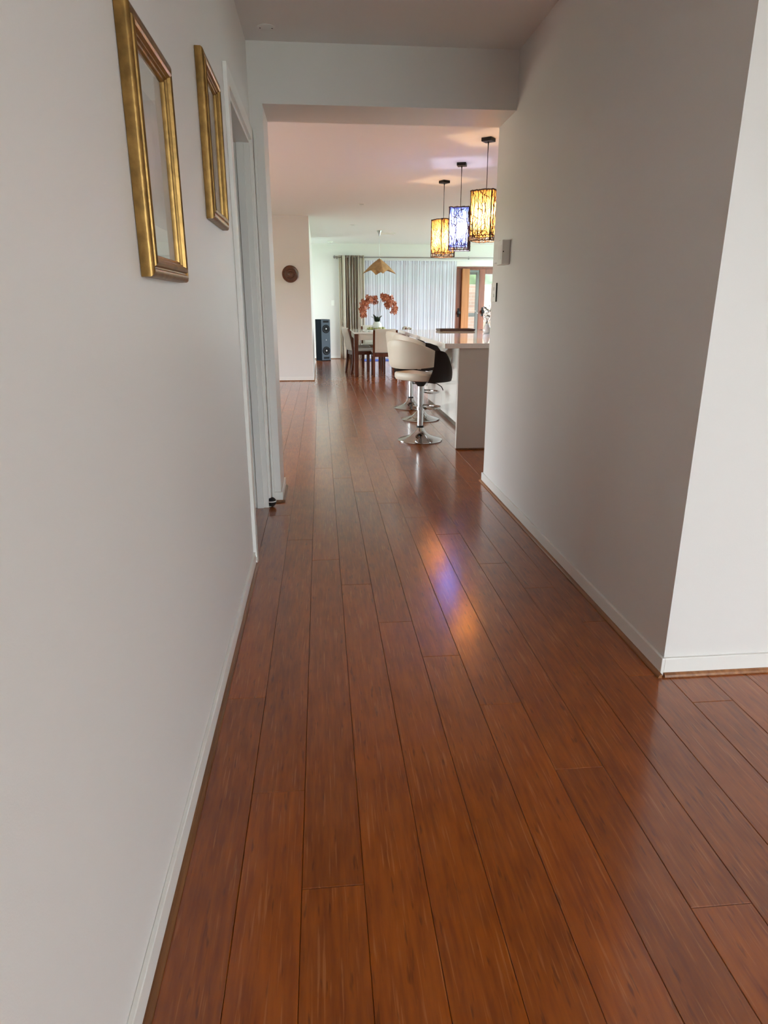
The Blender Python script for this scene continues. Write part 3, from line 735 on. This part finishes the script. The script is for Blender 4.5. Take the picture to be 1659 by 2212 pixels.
# ================================================================== BAR STOOLS
def make_stool():
    root = empty('bar_stool', (0, 0, 0))
    root['category'] = 'bar stool'; root['group'] = 'bar stools along the kitchen island'
    MB().lathe([(0.205, 0.0), (0.2075, 0.006), (0.205, 0.012), (0.185, 0.019), (0.14, 0.031), (0.095, 0.048), (0.06, 0.073), (0.042, 0.1), (0.036, 0.118), (0.034, 0.122)], 48).build('base', 'chrome', root)
    MB().lathe([(0.0285, 0.1225), (0.0285, 0.50), (0.026, 0.502), (0.026, 0.53)], 28).build('column', 'chrome', root)
    MB().lathe([(0.031, 0.105), (0.033, 0.123), (0.033, 0.135), (0.0295, 0.14)], 28).build('collar', 'black', root)
    MB().lathe([(0.03, 0.50), (0.055, 0.535), (0.085, 0.5505)], 28).build('seat_mount', 'black', root)
    # D-shaped footrest
    pts = []
    for i in range(25):
        a = -PI*0.62 + PI*1.24*i/24; pts.append((0.085+0.125*math.cos(a), 0.135*math.sin(a), 0.30))
    pts = [(0.028, -0.02, 0.30)] + pts + [(0.028, 0.02, 0.30)]
    fr = MB().tube(pts, 0.0085, 8); fr.lathe([(0.036, 0.285), (0.036, 0.315)], 24); fr.build('footrest', 'chrome', root)
    # lever
    MB().tube([(0.02, -0.06, 0.535), (0.05, -0.15, 0.53), (0.06, -0.20, 0.505), (0.065, -0.215, 0.475)], 0.004, 6).build('lever', 'black', root)
    # seat: cream dished pad over a dark ply bowl
    def pad(u, v):
        a = 2*PI*u; r = v
        ex = 0.225*(1 if math.cos(a) > 0 else 0.97)
        c_, s_ = math.cos(a), math.sin(a)
        q = (abs(c_)**2.6 + abs(s_)**2.6)**(-1/2.6)
        return (ex*q*c_*r, 0.222*q*s_*r)
    m = MB(); n = 40; rings = [(0.0, 0.612), (0.4, 0.613), (0.7, 0.617), (0.88, 0.624), (0.96, 0.624), (1.0, 0.612), (1.0, 0.585), (0.96, 0.568), (0.85, 0.560), (0.0, 0.558)]
    vs = []; fs = []
    for (r, z) in rings:
        for k in range(n):
            x, y = pad(k/n, r); vs.append((x, y, z - 0.02*(x > 0.1)*(x-0.1)/0.12 + 0.05*max(0, -x-0.06)*(z > 0.6)))
    for i in range(len(rings)-1):
        for k in range(n): fs.append((i*n+k, i*n+(k+1) % n, (i+1)*n+(k+1) % n, (i+1)*n+k))
    m.add(vs, fs, True).build('seat', 'cream', root)
    m = MB(); vs = []; fs = []
    for (r, z) in [(0.0, 0.5505), (0.35, 0.5505), (0.55, 0.552), (0.62, 0.554), (0.62, 0.5575), (0.0, 0.5578)]:
        for k in range(n): x, y = pad(k/n, r); vs.append((x, y, z))
    for i in range(5):
        for k in range(n): fs.append((i*n+k, i*n+(k+1) % n, (i+1)*n+(k+1) % n, (i+1)*n+k))
    m.add(vs, fs, True).build('seat_shell', 'brown', root)
    # shell: angle phi from the rear (local -x) round to the sides
    def pt(phi, z, off=0.0):
        rad = 0.238 + 0.13*(z-0.56) + off
        return Vector((-rad*math.cos(phi)*0.98, rad*1.04*math.sin(phi), z))
    def back(u, v):
        phi = R(-66 + 132*u); k = abs(phi)/R(66)
        zt = 0.915 - 0.085*k**1.8; zb = 0.672 + 0.02*k*k
        z = zb + (zt-zb)*v
        p = pt(phi, z, 0.016 - 0.012*k**3); nn = Vector((-math.cos(phi), math.sin(phi), -0.13))
        return p, nn
    MB().slab(back, 26, 8, 0.034).build('backrest', 'cream', root)
    for s in (-1, 1):
        def wing(u, v, s=s):
            zt = 0.845 - 0.03*u - 0.02*u**6
            zb = 0.553
            z = zb + (zt-zb)*v
            # rear edge bows forward, front edge slopes back towards the top
            phi = 56 + u*(92 - 52*v**0.9) + 10*math.sin(PI*v)*(1-u)**2
            ph = R(phi)*s
            p = pt(ph, z, 0.002 + 0.036*(1-v)*u); nn = Vector((-math.cos(ph), math.sin(ph), -0.13))
            return p, nn
        MB().slab(wing, 22, 10, 0.014).build('side_wing', 'brown', root)
    return root
stool = make_stool()
spots = [((0.895, 5.985), 38, 'cream and dark brown bar stool on chrome base, nearest the camera'),
         ((1.07, 7.14), 22, 'middle cream and brown bar stool of the three at the island'),
         ((1.075, 8.0), 20, 'farthest cream and brown bar stool along the island, towards dining table')]
roots = []
for i, (p, a, lab) in enumerate(spots):
    s_ = stool if i == 0 else copy_tree(stool)
    roots.append((s_, p, a, lab))
for s_, p, a, lab in roots:
    s_.location = (p[0], p[1], 0.0002); s_.rotation_euler = (0, 0, R(a)); s_['label'] = lab

# ================================================================== ISLAND PENDANTS
def twig_shade(seed, s, h):
    """four lattice faces, rounded corners: branching twigs on a square tube"""
    rg = random.Random(seed); m = MB(); hs = s/2
    def on(face, u, z, o=0.0):
        # u in -1..1 across the face; slight bulge and rounded corner
        w = hs*(1-0.06*abs(u)**6)+o
        x, y = u*hs, w
        a = face*PI/2
        return Vector((x*math.cos(a)-y*math.sin(a), x*math.sin(a)+y*math.cos(a), z))
    # rims (double, wavy) and corner posts
    for zz, rr in ((0.004, 0.0045), (0.045, 0.0035), (h-0.004, 0.0055)):
        pts = []
        for f in range(4):
            for i in range(10): pts.append(on(f, 1-2*i/10, zz + rg.uniform(-.003, .003), rg.uniform(-.002, .002)))
        m.tube(pts, rr, 6, closed=True)
    for f in range(4):
        for off in (-0.97, 0.97):
            m.tube([on(f, off + rg.uniform(-.03, .03), h*i/10) for i in range(11)], 0.0038, 5)
        # wandering uprights
        ups = []
        for k in range(9):
            u = -0.85 + 1.7*k/8 + rg.uniform(-.06, .06); pts = []
            for i in range(15):
                u = max(-0.97, min(0.97, u + rg.uniform(-.09, .09))); pts.append((u, h*i/14))
            ups.append(pts); m.tube([on(f, a, z, 0.001) for a, z in pts], rg.uniform(0.0018, 0.0036), 4)
        # forks and cross links
        for k in range(66):
            u = rg.uniform(-.9, .9); z = rg.uniform(0.0, h*0.95) if k % 4 else rg.uniform(0, 0.06); a = rg.choice((-1, 1))*rg.uniform(0.2, 1.2); pts = [(u, z)]
            for i in range(4):
                a += rg.uniform(-.5, .5); u = max(-0.98, min(0.98, u + math.sin(a)*0.16)); z = max(0, min(h, z + abs(math.cos(a))*0.022)); pts.append((u, z))
            m.tube([on(f, q, z_, 0.0015) for q, z_ in pts], rg.uniform(0.0015, 0.0030), 4)
    return m
def pendant(x, y, rz, label, seed, liner_c, bulb_c, bulb_s):
    ZB, Hh, S = 1.73, 0.40, 0.2
    root = empty('pendant_lamp', (x, y, ZB), rz)
    tag(root, label, 'pendant lamp', 'pendant lamps above the kitchen island')
    top = CEIL - ZB
    MB().box(-0.045, 0.045, -0.045, 0.045, top-0.028, top-0.0003, 0.003).build('ceiling_rose', 'black', root)
    MB().tube([(0, 0, Hh-0.09), (0.001, 0, Hh+0.1), (-0.001, 0, top-0.12), (0, 0, top-0.05), (0, 0, top-0.028)], [0.003, 0.003, 0.003, 0.0045, 0.008], 8).build('cord', 'black', root)
    # spider that carries the shade
    sp = MB()
    for a in range(4):
        sp.tube([(0, 0, Hh-0.012), (0.094*math.cos(a*PI/2), 0.094*math.sin(a*PI/2), Hh-0.006)], 0.002, 5)
    sp.build('spider', 'black', root)
    MB().lathe([(0.017, Hh-0.15), (0.02, Hh-0.14), (0.02, Hh-0.09), (0.01, Hh-0.085)], 16).build('lamp_holder', 'black', root)
    o = twig_shade(seed, S, Hh).build('twig_lattice', 'twig', root); o['kind'] = 'stuff'
    li = MB(); hs = S/2-0.006; vs = []; fs = []; n = 0; ring = []
    for f in range(4):
        for i in range(5):
            u = -0.92+1.84*i/4; xx, yy = u*hs, hs
            a = f*PI/2; ring.append((xx*math.cos(a)-yy*math.sin(a), xx*math.sin(a)+yy*math.cos(a)))
    ring.sort(key=lambda p: math.atan2(p[1], p[0])); N = len(ring)
    for z in (0.045, 0.1, 0.2, 0.3, Hh-0.006):
        for p in ring: vs.append((p[0], p[1], z))
    for j in range(4):
        for i in range(N): fs.append((j*N+i, j*N+(i+1) % N, (j+1)*N+(i+1) % N, (j+1)*N+i))
    li.add(vs, fs).build('paper_liner', liner_c, root)
    MB().box(-0.09, 0.09, -0.09, 0.09, Hh-0.03, Hh-0.028).build('added_diffuser', 'diffuser', root)  # extra sheet added to soften and dim the glow on the ceiling
    MB().lathe([(0.012, 0.25), (0.02, 0.235), (0.032, 0.2), (0.035, 0.18), (0.03, 0.157), (0.018, 0.143), (0.006, 0.139)], 12).build('bulb', emit('bulb_glow_%d' % seed, bulb_c, bulb_s), root)
M['diffuser'] = clothmat('added_diffuser_sheet', (0.6, 0.6, 0.6), 0.75, 0.6)  # for the sheet added inside each shade to soften its light
M['liner_orange'] = clothmat('orange_paper', (0.60, 0.325, 0.115), 0.6)
M['liner_blue'] = clothmat('blue_paper', (0.20, 0.25, 0.58), 0.6)
pendant(1.437, 6.03, R(-39), 'lit orange twig pendant nearest the hallway, partly behind right wall', 1, 'liner_orange', (1.0, 0.66, 0.36), 190)
pendant(1.423, 7.04, R(-19), 'lit blue twig pendant between the two orange ones', 2, 'liner_blue', (0.70, 0.72, 1.0), 190)
pendant(1.423, 7.99, R(28), 'lit orange twig pendant farthest from the hallway, left of the blue', 3, 'liner_orange', (1.0, 0.66, 0.36), 190)

# ================================================================== DINING PENDANT + ceiling fittings
t = empty('dining_pendant', (1.14, 13.15, 1.78)); tag(t, 'brown four-cornered pendant shade hanging over the dining table', 'pendant lamp')
zc = CEIL-1.78
MB().lathe([(0.045, zc-0.0003), (0.045, zc-0.01), (0.02, zc-0.055), (0.006, zc-0.1)], 20).build('ceiling_rose', 'steel', t)
MB().tube([(0, 0, 0.25), (0, 0, zc-0.09)], 0.0035, 6).build('cord', 'steel', t)
def shade(u, v):
    a, b = 2*u-1, 2*v-1
    r = max(abs(a), abs(b)); c = abs(a*b)
    z = 0.275 - 0.215*r**0.9 - 0.075*c**1.5 + 0.02*(1-r)*0
    x, y = a*0.235, b*0.235
    k = 1 - 0.16*(r**2)*(1-c)
    return Vector((x*k, y*k, z)), Vector((a, b, 1.2))
MB().slab(shade, 20, 20, 0.006, True, Matrix.Rotation(R(52), 4, 'Z')).build('shade', 'kraft', t)
MB().lathe([(0.01, 0.27), (0.022, 0.25), (0.022, 0.19), (0.03, 0.16), (0.02, 0.125), (0.005, 0.12)], 16).build('bulb', 'white_plastic', t)
for (x, y, lab) in ((0.61, 9.856, 'recessed ceiling downlight nearest the hallway opening'), (0.605, 12.31, 'recessed ceiling downlight near the dining pendant')):
    t = empty('downlight', (x, y, CEIL)); tag(t, lab, 'downlight', 'living room downlights')
    MB().lathe([(0.055, -0.0002), (0.055, -0.004), (0.045, -0.006), (0.04, -0.003)], 28).build('trim_ring', 'white_plastic', t)
    MB().lathe([(0.039, -0.0029), (0.02, -0.0035)], 24).build('lens', 'steel', t)
t = empty('smoke_detector', (0.26, 15.3, CEIL)); tag(t, 'white smoke detector on ceiling above the striped curtain', 'smoke detector')
MB().lathe([(0.06, -0.0002), (0.06, -0.018), (0.045, -0.032), (0.02, -0.036)], 28).build('body', 'white_plastic', t)
MB().lathe([(0.012, -0.0355), (0.012, -0.039)], 16).build('test_button', 'silver', t)
t = empty('air_vent', (1.33, 13.62, CEIL)); tag(t, 'white slatted air vent in ceiling behind the dining pendant', 'air vent')
m = MB()
for b in ((-0.15, 0.15, -0.1, -0.085), (-0.15, 0.15, 0.085, 0.1), (-0.15, -0.135, -0.085, 0.085), (0.135, 0.15, -0.085, 0.085)): m.box(*b, -0.012, -0.0002)
m.build('frame', 'white_plastic', t)
MB().box(-0.134, 0.134, -0.084, 0.084, -0.003, -0.0003).build('backing', 'black', t)
for i in range(6): MB().box(-0.134, 0.134, -0.006, 0.006, -0.0012, 0.0012, 0, Matrix.Translation((0, -0.07+0.028*i, -0.008)) @ Matrix.Rotation(R(35), 4, 'X')).build('slat', 'white_plastic', t)

# ================================================================== PILLAR: carved plate
t = empty('wall_plate', (-0.455, PIL_Y0, 1.678)); tag(t, 'round carved brown plate hung on the pale pillar wall', 'wall plate')
mt = Matrix.Rotation(PI/2, 4, 'X')
MB().lathe([(0.118, 0.0005), (0.128, 0.008), (0.130, 0.016), (0.124, 0.022), (0.113, 0.020), (0.100, 0.012), (0.092, 0.012)], 40, mt).build('rim', 'carved', t)
MB().lathe([(0.092, 0.0125), (0.086, 0.020), (0.076, 0.021), (0.068, 0.013), (0.058, 0.012), (0.052, 0.022), (0.042, 0.023), (0.034, 0.015), (0.020, 0.017), (0.006, 0.022)], 40, mt).build('carved_rings', 'carved', t)

# ================================================================== SPEAKER, far switch
t = empty('floor_speaker', (0.055, 15.42, 0.0), R(27)); tag(t, 'black and slate tower speaker standing beside the pillar', 'speaker')
MB().box(-0.11, 0.11, -0.125, 0.165, 0.012, 0.905, 0.004).build('cabinet', 'navy', t)
MB().box(-0.12, 0.12, -0.13, 0.17, 0.0003, 0.012, 0.003).build('plinth', 'rubber', t)
MB().box(-0.107, 0.107, -0.145, -0.125, 0.02, 0.90, 0.004).build('baffle', 'slate', t)
for z in (0.225, 0.70):
    mt = Matrix.Translation((0, -0.145, z)) @ Matrix.Rotation(PI/2, 4, 'X')
    w_ = MB().lathe([(0.092, 0.0), (0.092, 0.006), (0.084, 0.010), (0.078, 0.005)], 36, mt).build('woofer', 'rubber', t)
    MB().lathe([(0.078, 0.005), (0.072, 0.008), (0.06, 0.004), (0.03, -0.008)], 36, mt).build('cone', 'cone', w_)
    MB().lathe([(0.026, -0.004), (0.022, 0.004), (0.012, 0.010), (0.004, 0.012)], 24, mt).build('dust_cap', 'silver', w_)
mt = Matrix.Translation((0, -0.145, 0.46)) @ Matrix.Rotation(PI/2, 4, 'X')
tw_ = MB().lathe([(0.04, 0), (0.04, 0.004), (0.03, 0.004), (0.016, 0.001)], 28, mt).build('tweeter', 'slate', t)
MB().lathe([(0.014, 0.001), (0.01, 0.006), (0.003, 0.008)], 20, mt).build('dome', 'silver', tw_)
for z in (0.045, 0.835): MB().box(-0.07, 0.07, -0.1465, -0.144, z, z+0.045, 0.001).build('port', 'rubber', t)
t = empty('light_switch', (0.30, FAR_Y, 1.2)); tag(t, 'white light switch on far wall above the tower speaker', 'light switch')
MB().box(-0.036, 0.036, -0.008, -0.0003, 0, 0.115, 0.002).build('plate', 'white_plastic', t)
MB().box(-0.012, 0.012, -0.013, -0.0075, 0.05, 0.075, 0.001).build('rocker', 'white_plastic', t)

# ================================================================== CURTAINS
def curtain(name, mat, x0, x1, y, z0, z1, folds, amp, seed, cloth=2.0, gather=0.0):
    rg = random.Random(seed); nu = folds*10; nv = 14
    ph = [rg.uniform(-.5, .5) for _ in range(folds+2)]; am = [rg.uniform(.25, 1.35) for _ in range(folds+2)]
    vs = []; us = []
    for j in range(nv+1):
        v = j/nv; z = z0 + (z1-z0)*v
        for i in range(nu+1):
            u = i/nu; k = u*folds; f0 = int(min(k, folds)); fr = k-f0
            p_ = ph[f0]*(1-fr)+ph[f0+1]*fr; a_ = am[f0]*(1-fr)+am[f0+1]*fr
            spread = 1 + 0.02*math.sin(v*3+p_*5)
            yy = y + amp*(a_*0.62*math.sin(2*PI*k + p_*(1-v)*1.5 + 0.4*math.sin(6*v+f0)) + 0.42*math.sin(3.37*PI*k+1.3+0.5*v) + 0.35*math.sin(0.83*PI*k)) * (1 - gather*max(0, v-0.9)*6)
            xx = x0 + (x1-x0)*u + 0.25*amp*math.sin(4*PI*k+p_*3)*(1-abs(2*u-1)**8)
            vs.append((xx, yy, z)); us.append(u*cloth)
    w = nu+1
    fs = [(j*w+i, j*w+i+1, (j+1)*w+i+1, (j+1)*w+i) for j in range(nv) for i in range(nu)]
    me = bpy.data.meshes.new(name); me.from_pydata(vs, [], fs)
    me.polygons.foreach_set('use_smooth', [True]*len(fs))
    uvl = me.uv_layers.new(name='UVMap')
    for lp in me.loops: uvl.data[lp.index].uv = (us[lp.vertex_index], vs[lp.vertex_index][2])
    me.materials.append(M[mat]); o = bpy.data.objects.new(name, me); col.objects.link(o)
    return o
RODY = FAR_Y-0.11
c1 = curtain('drape', 'stripe', 0.445, 1.03, RODY, 0.012, 2.275, 9, 0.038, 4, cloth=1.9)
so = c1.modifiers.new('thickness', 'SOLIDIFY'); so.thickness = 0.003
tag(c1, 'brown and cream striped curtain gathered at left of the window', 'curtain')
c2 = curtain('sheer_curtain', 'sheer', 1.0, 3.16, FAR_Y-0.055, 0.015, 2.165, 24, 0.017, 9, cloth=4.0, gather=0.3)
tag(c2, 'long white sheer curtain covering the wide window', 'curtain')
hd_ = curtain('header_tape', 'sheer', 1.0, 3.16, FAR_Y-0.0545, 2.09, 2.172, 24, 0.019, 9, cloth=4.0)
hd_.parent = c2
t = empty('curtain_rod', (0.4, RODY, 2.24)); tag(t, 'grey metal curtain rod with round end above the window', 'curtain rod')
MB().tube([(-0.02, 0, 0), (4.6, 0, 0)], 0.0125, 12).build('rod', 'steel', t)
MB().lathe([(0.013, 0), (0.03, 0.008), (0.034, 0.025), (0.028, 0.045), (0.01, 0.055)], 20, Matrix.Translation((-0.02, 0, 0)) @ Matrix.Rotation(-PI/2, 4, 'Y')).build('finial', 'steel', t)
for x in (0.01, 3.04, 4.5):
    m = MB(); m.box(x-0.008, x+0.008, 0.0, 0.1098, -0.02, -0.008); m.box(x-0.012, x+0.012, 0.102, 0.1098, -0.035, 0.03); m.build('bracket', 'steel', t)
t = empty('curtain_track', (1.0, FAR_Y-0.055, 2.175)); tag(t, 'thin white curtain track carrying the sheer, below the grey rod', 'curtain track')
MB().box(0, 4.0, -0.012, 0.012, 0, 0.02, 0.002).build('track', 'white_alu', t)
for x in (0.1, 2.0, 3.9): MB().box(x-0.01, x+0.01, 0.012, 0.0548, 0.004, 0.016).build('bracket', 'white_alu', t)

# ================================================================== DINING SET
TX0, TX1, TY0, TY1, TZ = 0.575, 1.475, 11.72, 13.42, 0.757
t = empty('dining_table', ((TX0+TX1)/2, (TY0+TY1)/2, 0)); tag(t, 'dining table with white top and dark cherry legs', 'table')
tx, ty = t.location.x, t.location.y; hx, hy = (TX1-TX0)/2, (TY1-TY0)/2
MB().box(-hx+0.004, hx-0.004, -hy+0.004, hy-0.004, TZ-0.028, TZ, 0.004).build('tabletop', 'tabletop', t)
for sx in (-1, 1):
    for sy in (-1, 1):
        MB().box(min(sx*hx, sx*(hx-0.07)), max(sx*hx, sx*(hx-0.07)), min(sy*hy, sy*(hy-0.07)), max(sy*hy, sy*(hy-0.07)), 0.0003, TZ-0.029, 0.004).build('leg', 'cherry', t)
for sy in (-1, 1): MB().box(-hx+0.071, hx-0.071, sy*(hy-0.035)-0.011, sy*(hy-0.035)+0.011, TZ-0.13, TZ-0.029, 0.002).build('apron', 'upholstery', t)
for sx in (-1, 1): MB().box(sx*(hx-0.035)-0.011, sx*(hx-0.035)+0.011, -hy+0.071, hy-0.071, TZ-0.13, TZ-0.029, 0.002).build('apron', 'upholstery', t)
def make_chair():
    root = empty('dining_chair', (0, 0, 0)); root['category'] = 'chair'; root['group'] = 'dining chairs around the table'
    hw = 0.195
    for s in (-1, 1):   # front legs
        MB().box(0.17, 0.205, s*hw-0.0175, s*hw+0.0175, 0.0003, 0.405, 0.003).build('leg', 'cherry', root)
    for s in (-1, 1):   # rear legs rise into the raked back posts
        m = MB(); sec = []
        for (x, z, w) in ((-0.245, 0.0003, 0.03), (-0.215, 0.2, 0.034), (-0.205, 0.42, 0.04), (-0.235, 0.62, 0.034), (-0.285, 0.80, 0.026)):
            sec.append([(x-w/2, s*hw-0.0165, z), (x+w/2, s*hw-0.0165, z), (x+w/2, s*hw+0.0165, z), (x-w/2, s*hw+0.0165, z)])
        vs = [p for q in sec for p in q]; fs = [(0, 1, 2, 3), tuple(4*(len(sec)-1)+k for k in (3, 2, 1, 0))]
        for i in range(len(sec)-1):
            for k in range(4): fs.append((4*i+k, 4*i+(k+1) % 4, 4*i+4+(k+1) % 4, 4*i+4+k))
        m.add(vs, fs).build('leg', 'cherry', root)
    m = MB(); m.box(-0.185, 0.169, -hw-0.012, -hw+0.012, 0.345, 0.405, 0.003); m.box(-0.185, 0.169, hw-0.012, hw+0.012, 0.345, 0.405, 0.003)
    m.box(0.175, 0.2, -hw+0.0176, hw-0.0176, 0.345, 0.405, 0.003); m.box(-0.215, -0.19, -hw+0.0176, hw-0.0176, 0.345, 0.412, 0.003)
    m.build('seat_frame', 'cherry', root)
    MB().box(-0.18, 0.215, -0.215, 0.215, 0.406, 0.465, 0.018).build('seat', 'seat_grey', root)
    def bk(u, v):
        z = 0.425 + 0.39*v; x = -0.212 - 0.085*max(0, (z-0.47)/0.34)**1.3
        return Vector((x-0.004 - 0.012*math.sin(PI*u), -0.177 + 0.354*u, z)), Vector((-1, 0, -0.25))
    MB().slab(bk, 10, 10, 0.05).build('backrest', 'upholstery', root)
    return root
chair = make_chair()
cs = [((1.105, 11.86), 90, 'cream dining chair at the near end of table, back towards camera'),
      ((0.735, 12.42), 13, 'cream dining chair at the table\'s left side, nearer the camera'),
      ((0.72, 13.05), 0, 'cream dining chair at the table\'s left side, farther back'),
      ((1.33, 12.36), 180, 'cream dining chair on right side of table, nearer the island'),
      ((1.33, 13.02), 180, 'cream dining chair on right side of table, nearer the window'),
      ((1.03, 13.54), -90, 'cream dining chair at the far end of table, by the sheer')]
lst = []
for i, c in enumerate(cs): lst.append((chair if i == 0 else copy_tree(chair), c))
for o, (p, a, lab) in lst: o.location = (p[0], p[1], 0.0002); o.rotation_euler = (0, 0, R(a)); o['label'] = lab

# ---- centrepiece
OX, OY, OZ = 1.04, 12.5, TZ
t = empty('moss_tray', (OX-0.02, OY, OZ+0.0003)); tag(t, 'shallow tray of green moss pebbles around the vase on table', 'tray')
MB().lathe([(0.15, 0), (0.185, 0.004), (0.20, 0.02), (0.192, 0.021), (0.17, 0.009)], 40, Matrix.Scale(0.75, 4, (0, 1, 0))).build('dish', 'vase', t)
rm = random.Random(8)
for mi in ('moss', 'moss2'):
    m = MB()
    for i in range(45):
        a = rm.uniform(0, 6.28); r_ = rm.uniform(0.085, 0.175); s_ = rm.uniform(0.012, 0.022)
        bm = bmesh.new(); bmesh.ops.create_icosphere(bm, subdivisions=1, radius=s_)
        m.bm(bm, True, Matrix.Translation((r_*math.cos(a), 0.75*r_*math.sin(a), 0.022 + rm.uniform(0, 0.035)*(1-abs(r_-0.13)/0.06*0.6))))
    m.build('moss', mi, t)['kind'] = 'stuff'
t = empty('vase', (OX, OY, OZ+0.0105)); tag(t, 'round pale glassy vase holding the orchid on dining table', 'vase')
MB().lathe([(0.05, 0), (0.075, 0.012), (0.09, 0.05), (0.088, 0.085), (0.068, 0.125), (0.055, 0.14), (0.058, 0.15), (0.05, 0.149), (0.045, 0.135), (0.06, 0.11), (0.02, 0.10)], 32).build('vase_body', 'vase', t)
t = empty('orchid', (OX, OY, OZ+0.125)); tag(t, 'orange-brown orchid with two arching flower sprays in pale vase', 'orchid')
B = Vector((OX, OY, OZ+0.125))
def bez(ps, n):
    ps = [Vector(p) for p in ps]; out = []
    # Catmull-Rom through the points
    P_ = [ps[0]*2-ps[1]] + ps + [ps[-1]*2-ps[-2]]
    for i in range(1, len(P_)-2):
        for k in range(n):
            s_ = k/n; a, b, c, d = P_[i-1], P_[i], P_[i+1], P_[i+2]
            out.append(0.5*((2*b)+(c-a)*s_+(2*a-5*b+4*c-d)*s_*s_+(3*b-a-3*c+d)*s_**3))
    out.append(ps[-1]); return out
ro = random.Random(21)
sprays = [[(0.99, 0, 0.9), (0.985, 0.0, 1.10), (0.97, -0.02, 1.27), (0.90, -0.05, 1.345), (0.82, -0.07, 1.28), (0.775, -0.08, 1.17), (0.80, -0.06, 1.07)],
          [(1.03, 0, 0.9), (1.04, 0.03, 1.10), (1.05, 0.06, 1.28), (0.95, 0.08, 1.33), (0.85, 0.06, 1.25), (0.79, 0.05, 1.14)],
          [(1.05, 0, 0.9), (1.07, 0.0, 1.1), (1.10, -0.03, 1.28), (1.17, -0.05, 1.36), (1.26, -0.06, 1.33), (1.33, -0.05, 1.22), (1.345, -0.04, 1.12)],
          [(1.06, 0, 0.9), (1.10, 0.03, 1.1), (1.13, 0.05, 1.3), (1.19, 0.05, 1.37), (1.24, 0.03, 1.30), (1.22, 0.0, 1.22)]]
fl_me = None
for spn in sprays:
    pts = bez([Vector((x, OY+y, z))-B for x, y, z in spn], 6)
    MB().tube(pts, [0.0045-0.003*i/len(pts) for i in range(len(pts))], 6).build('stem', 'stem', t)
    N = len(pts)
    for i in [q for q in range(int(N*0.48), N) for _ in (0, 1)][::1]:
        
        p = pts[i] + Vector((ro.uniform(-.05, .05), ro.uniform(-.05, .04), ro.uniform(-.075, .03)))
        if fl_me is None:
            m = MB()
            for k in range(5):
                a = 2*PI*k/5; wd_ = 0.015 if k in (0, 2, 3) else 0.021
                mt = Matrix.Rotation(a, 4, 'Y')
                m.add([(0, 0, 0.004), (-wd_*.8, -0.006, 0.02), (-wd_*.7, -0.008, 0.036), (0, -0.004, 0.048), (wd_*.7, -0.008, 0.036), (wd_*.8, -0.006, 0.02), (0, -0.011, 0.026)],
                      [(0, 1, 6), (1, 2, 6), (2, 3, 6), (3, 4, 6), (4, 5, 6), (5, 0, 6)], True, mt)
            fo = m.build('flower', 'petal', t); fl_me = fo.data
            m = MB(); m.lathe([(0.004, 0.0), (0.009, 0.008), (0.006, 0.016), (0.002, 0.02)], 10, Matrix.Rotation(PI/2, 4, 'X')); co = m.build('lip', 'petal_core', fo); lip_me = co.data
        else:
            fo = bpy.data.objects.new('flower', fl_me); col.objects.link(fo); fo.parent = t
            co = bpy.data.objects.new('lip', lip_me); col.objects.link(co); co.parent = fo
        fo.location = p; fo.rotation_euler = (ro.uniform(-.5, .4), ro.uniform(-.6, .6), ro.uniform(-.9, .9)); fo.scale = [ro.uniform(0.8, 1.08)]*3
for k in range(7):
    a = k*0.9 + 0.2; L = ro.uniform(0.14, 0.20); lean = ro.uniform(0.4, 1.0)
    def lf_(u, v, a=a, L=L, lean=lean):
        r_ = L*v*math.sin(lean*(0.3+0.7*v)); z = L*v*math.cos(lean*(0.3+0.7*v)); w_ = 0.042*math.sin(PI*min(0.97, v*0.85+0.14))
        s_ = (u-0.5)*2
        return (r_*math.cos(a)-s_*w_*math.sin(a), r_*math.sin(a)+s_*w_*math.cos(a), z+0.006*abs(s_)), (math.cos(a)*.6, math.sin(a)*.6, 0.8)
    MB().slab(lf_, 4, 8, 0.003).build('leaf', 'leaf', t)
for i, (x, y, lab) in enumerate(((0.80, 12.1, 'small white oval dish on table, left of the moss tray'), (0.90, 12.02, 'small white oval dish on table, in front of the moss tray'))):
    t = MB().lathe([(0.025, 0), (0.045, 0.006), (0.058, 0.022), (0.055, 0.0225), (0.042, 0.010), (0.01, 0.007)], 28, Matrix.Scale(0.7, 4, (0, 1, 0))).build('dish', 'white_plastic', None, (x, y, TZ+0.0003))
    t.rotation_euler = (0, 0, R(25*i)); tag(t, lab, 'dish')

# ---- blue mat by the window, small plant past the island
t = MB().box(-0.42, 0.42, -0.24, 0.24, 0, 0.012, 0.004).build('floor_mat', 'bluemat', None, (1.34, 15.35, 0.0003))
tag(t, 'blue floor mat in front of the sheer curtain', 'mat')
t = empty('potted_plant', (1.53, 9.5, 0.0003)); tag(t, 'small brown-leaved potted plant on floor past the island end', 'plant')
MB().lathe([(0.045, 0), (0.06, 0.09), (0.066, 0.095), (0.062, 0.10), (0.056, 0.085)], 24).build('pot', 'white_plastic', t)
rp = random.Random(2); m = MB()
for k in range(26):
    a = rp.uniform(0, 6.28); L = rp.uniform(0.07, 0.13); lean = rp.uniform(0.2, 1.5)
    d = Vector((math.cos(a)*math.sin(lean), math.sin(a)*math.sin(lean), math.cos(lean))); sd = Vector((-math.sin(a), math.cos(a), 0))
    p = Vector((0, 0, 0.09)) + d*0.02 + Vector((0, 0, rp.uniform(0, 0.06))); w_ = L*0.22
    m.add([p, p+d*L*.5-sd*w_, p+d*L+Vector((0, 0, -0.01)), p+d*L*.5+sd*w_], [(0, 1, 2), (0, 2, 3)])
m.build('leaves', 'dry_leaf', t)['kind'] = 'stuff'
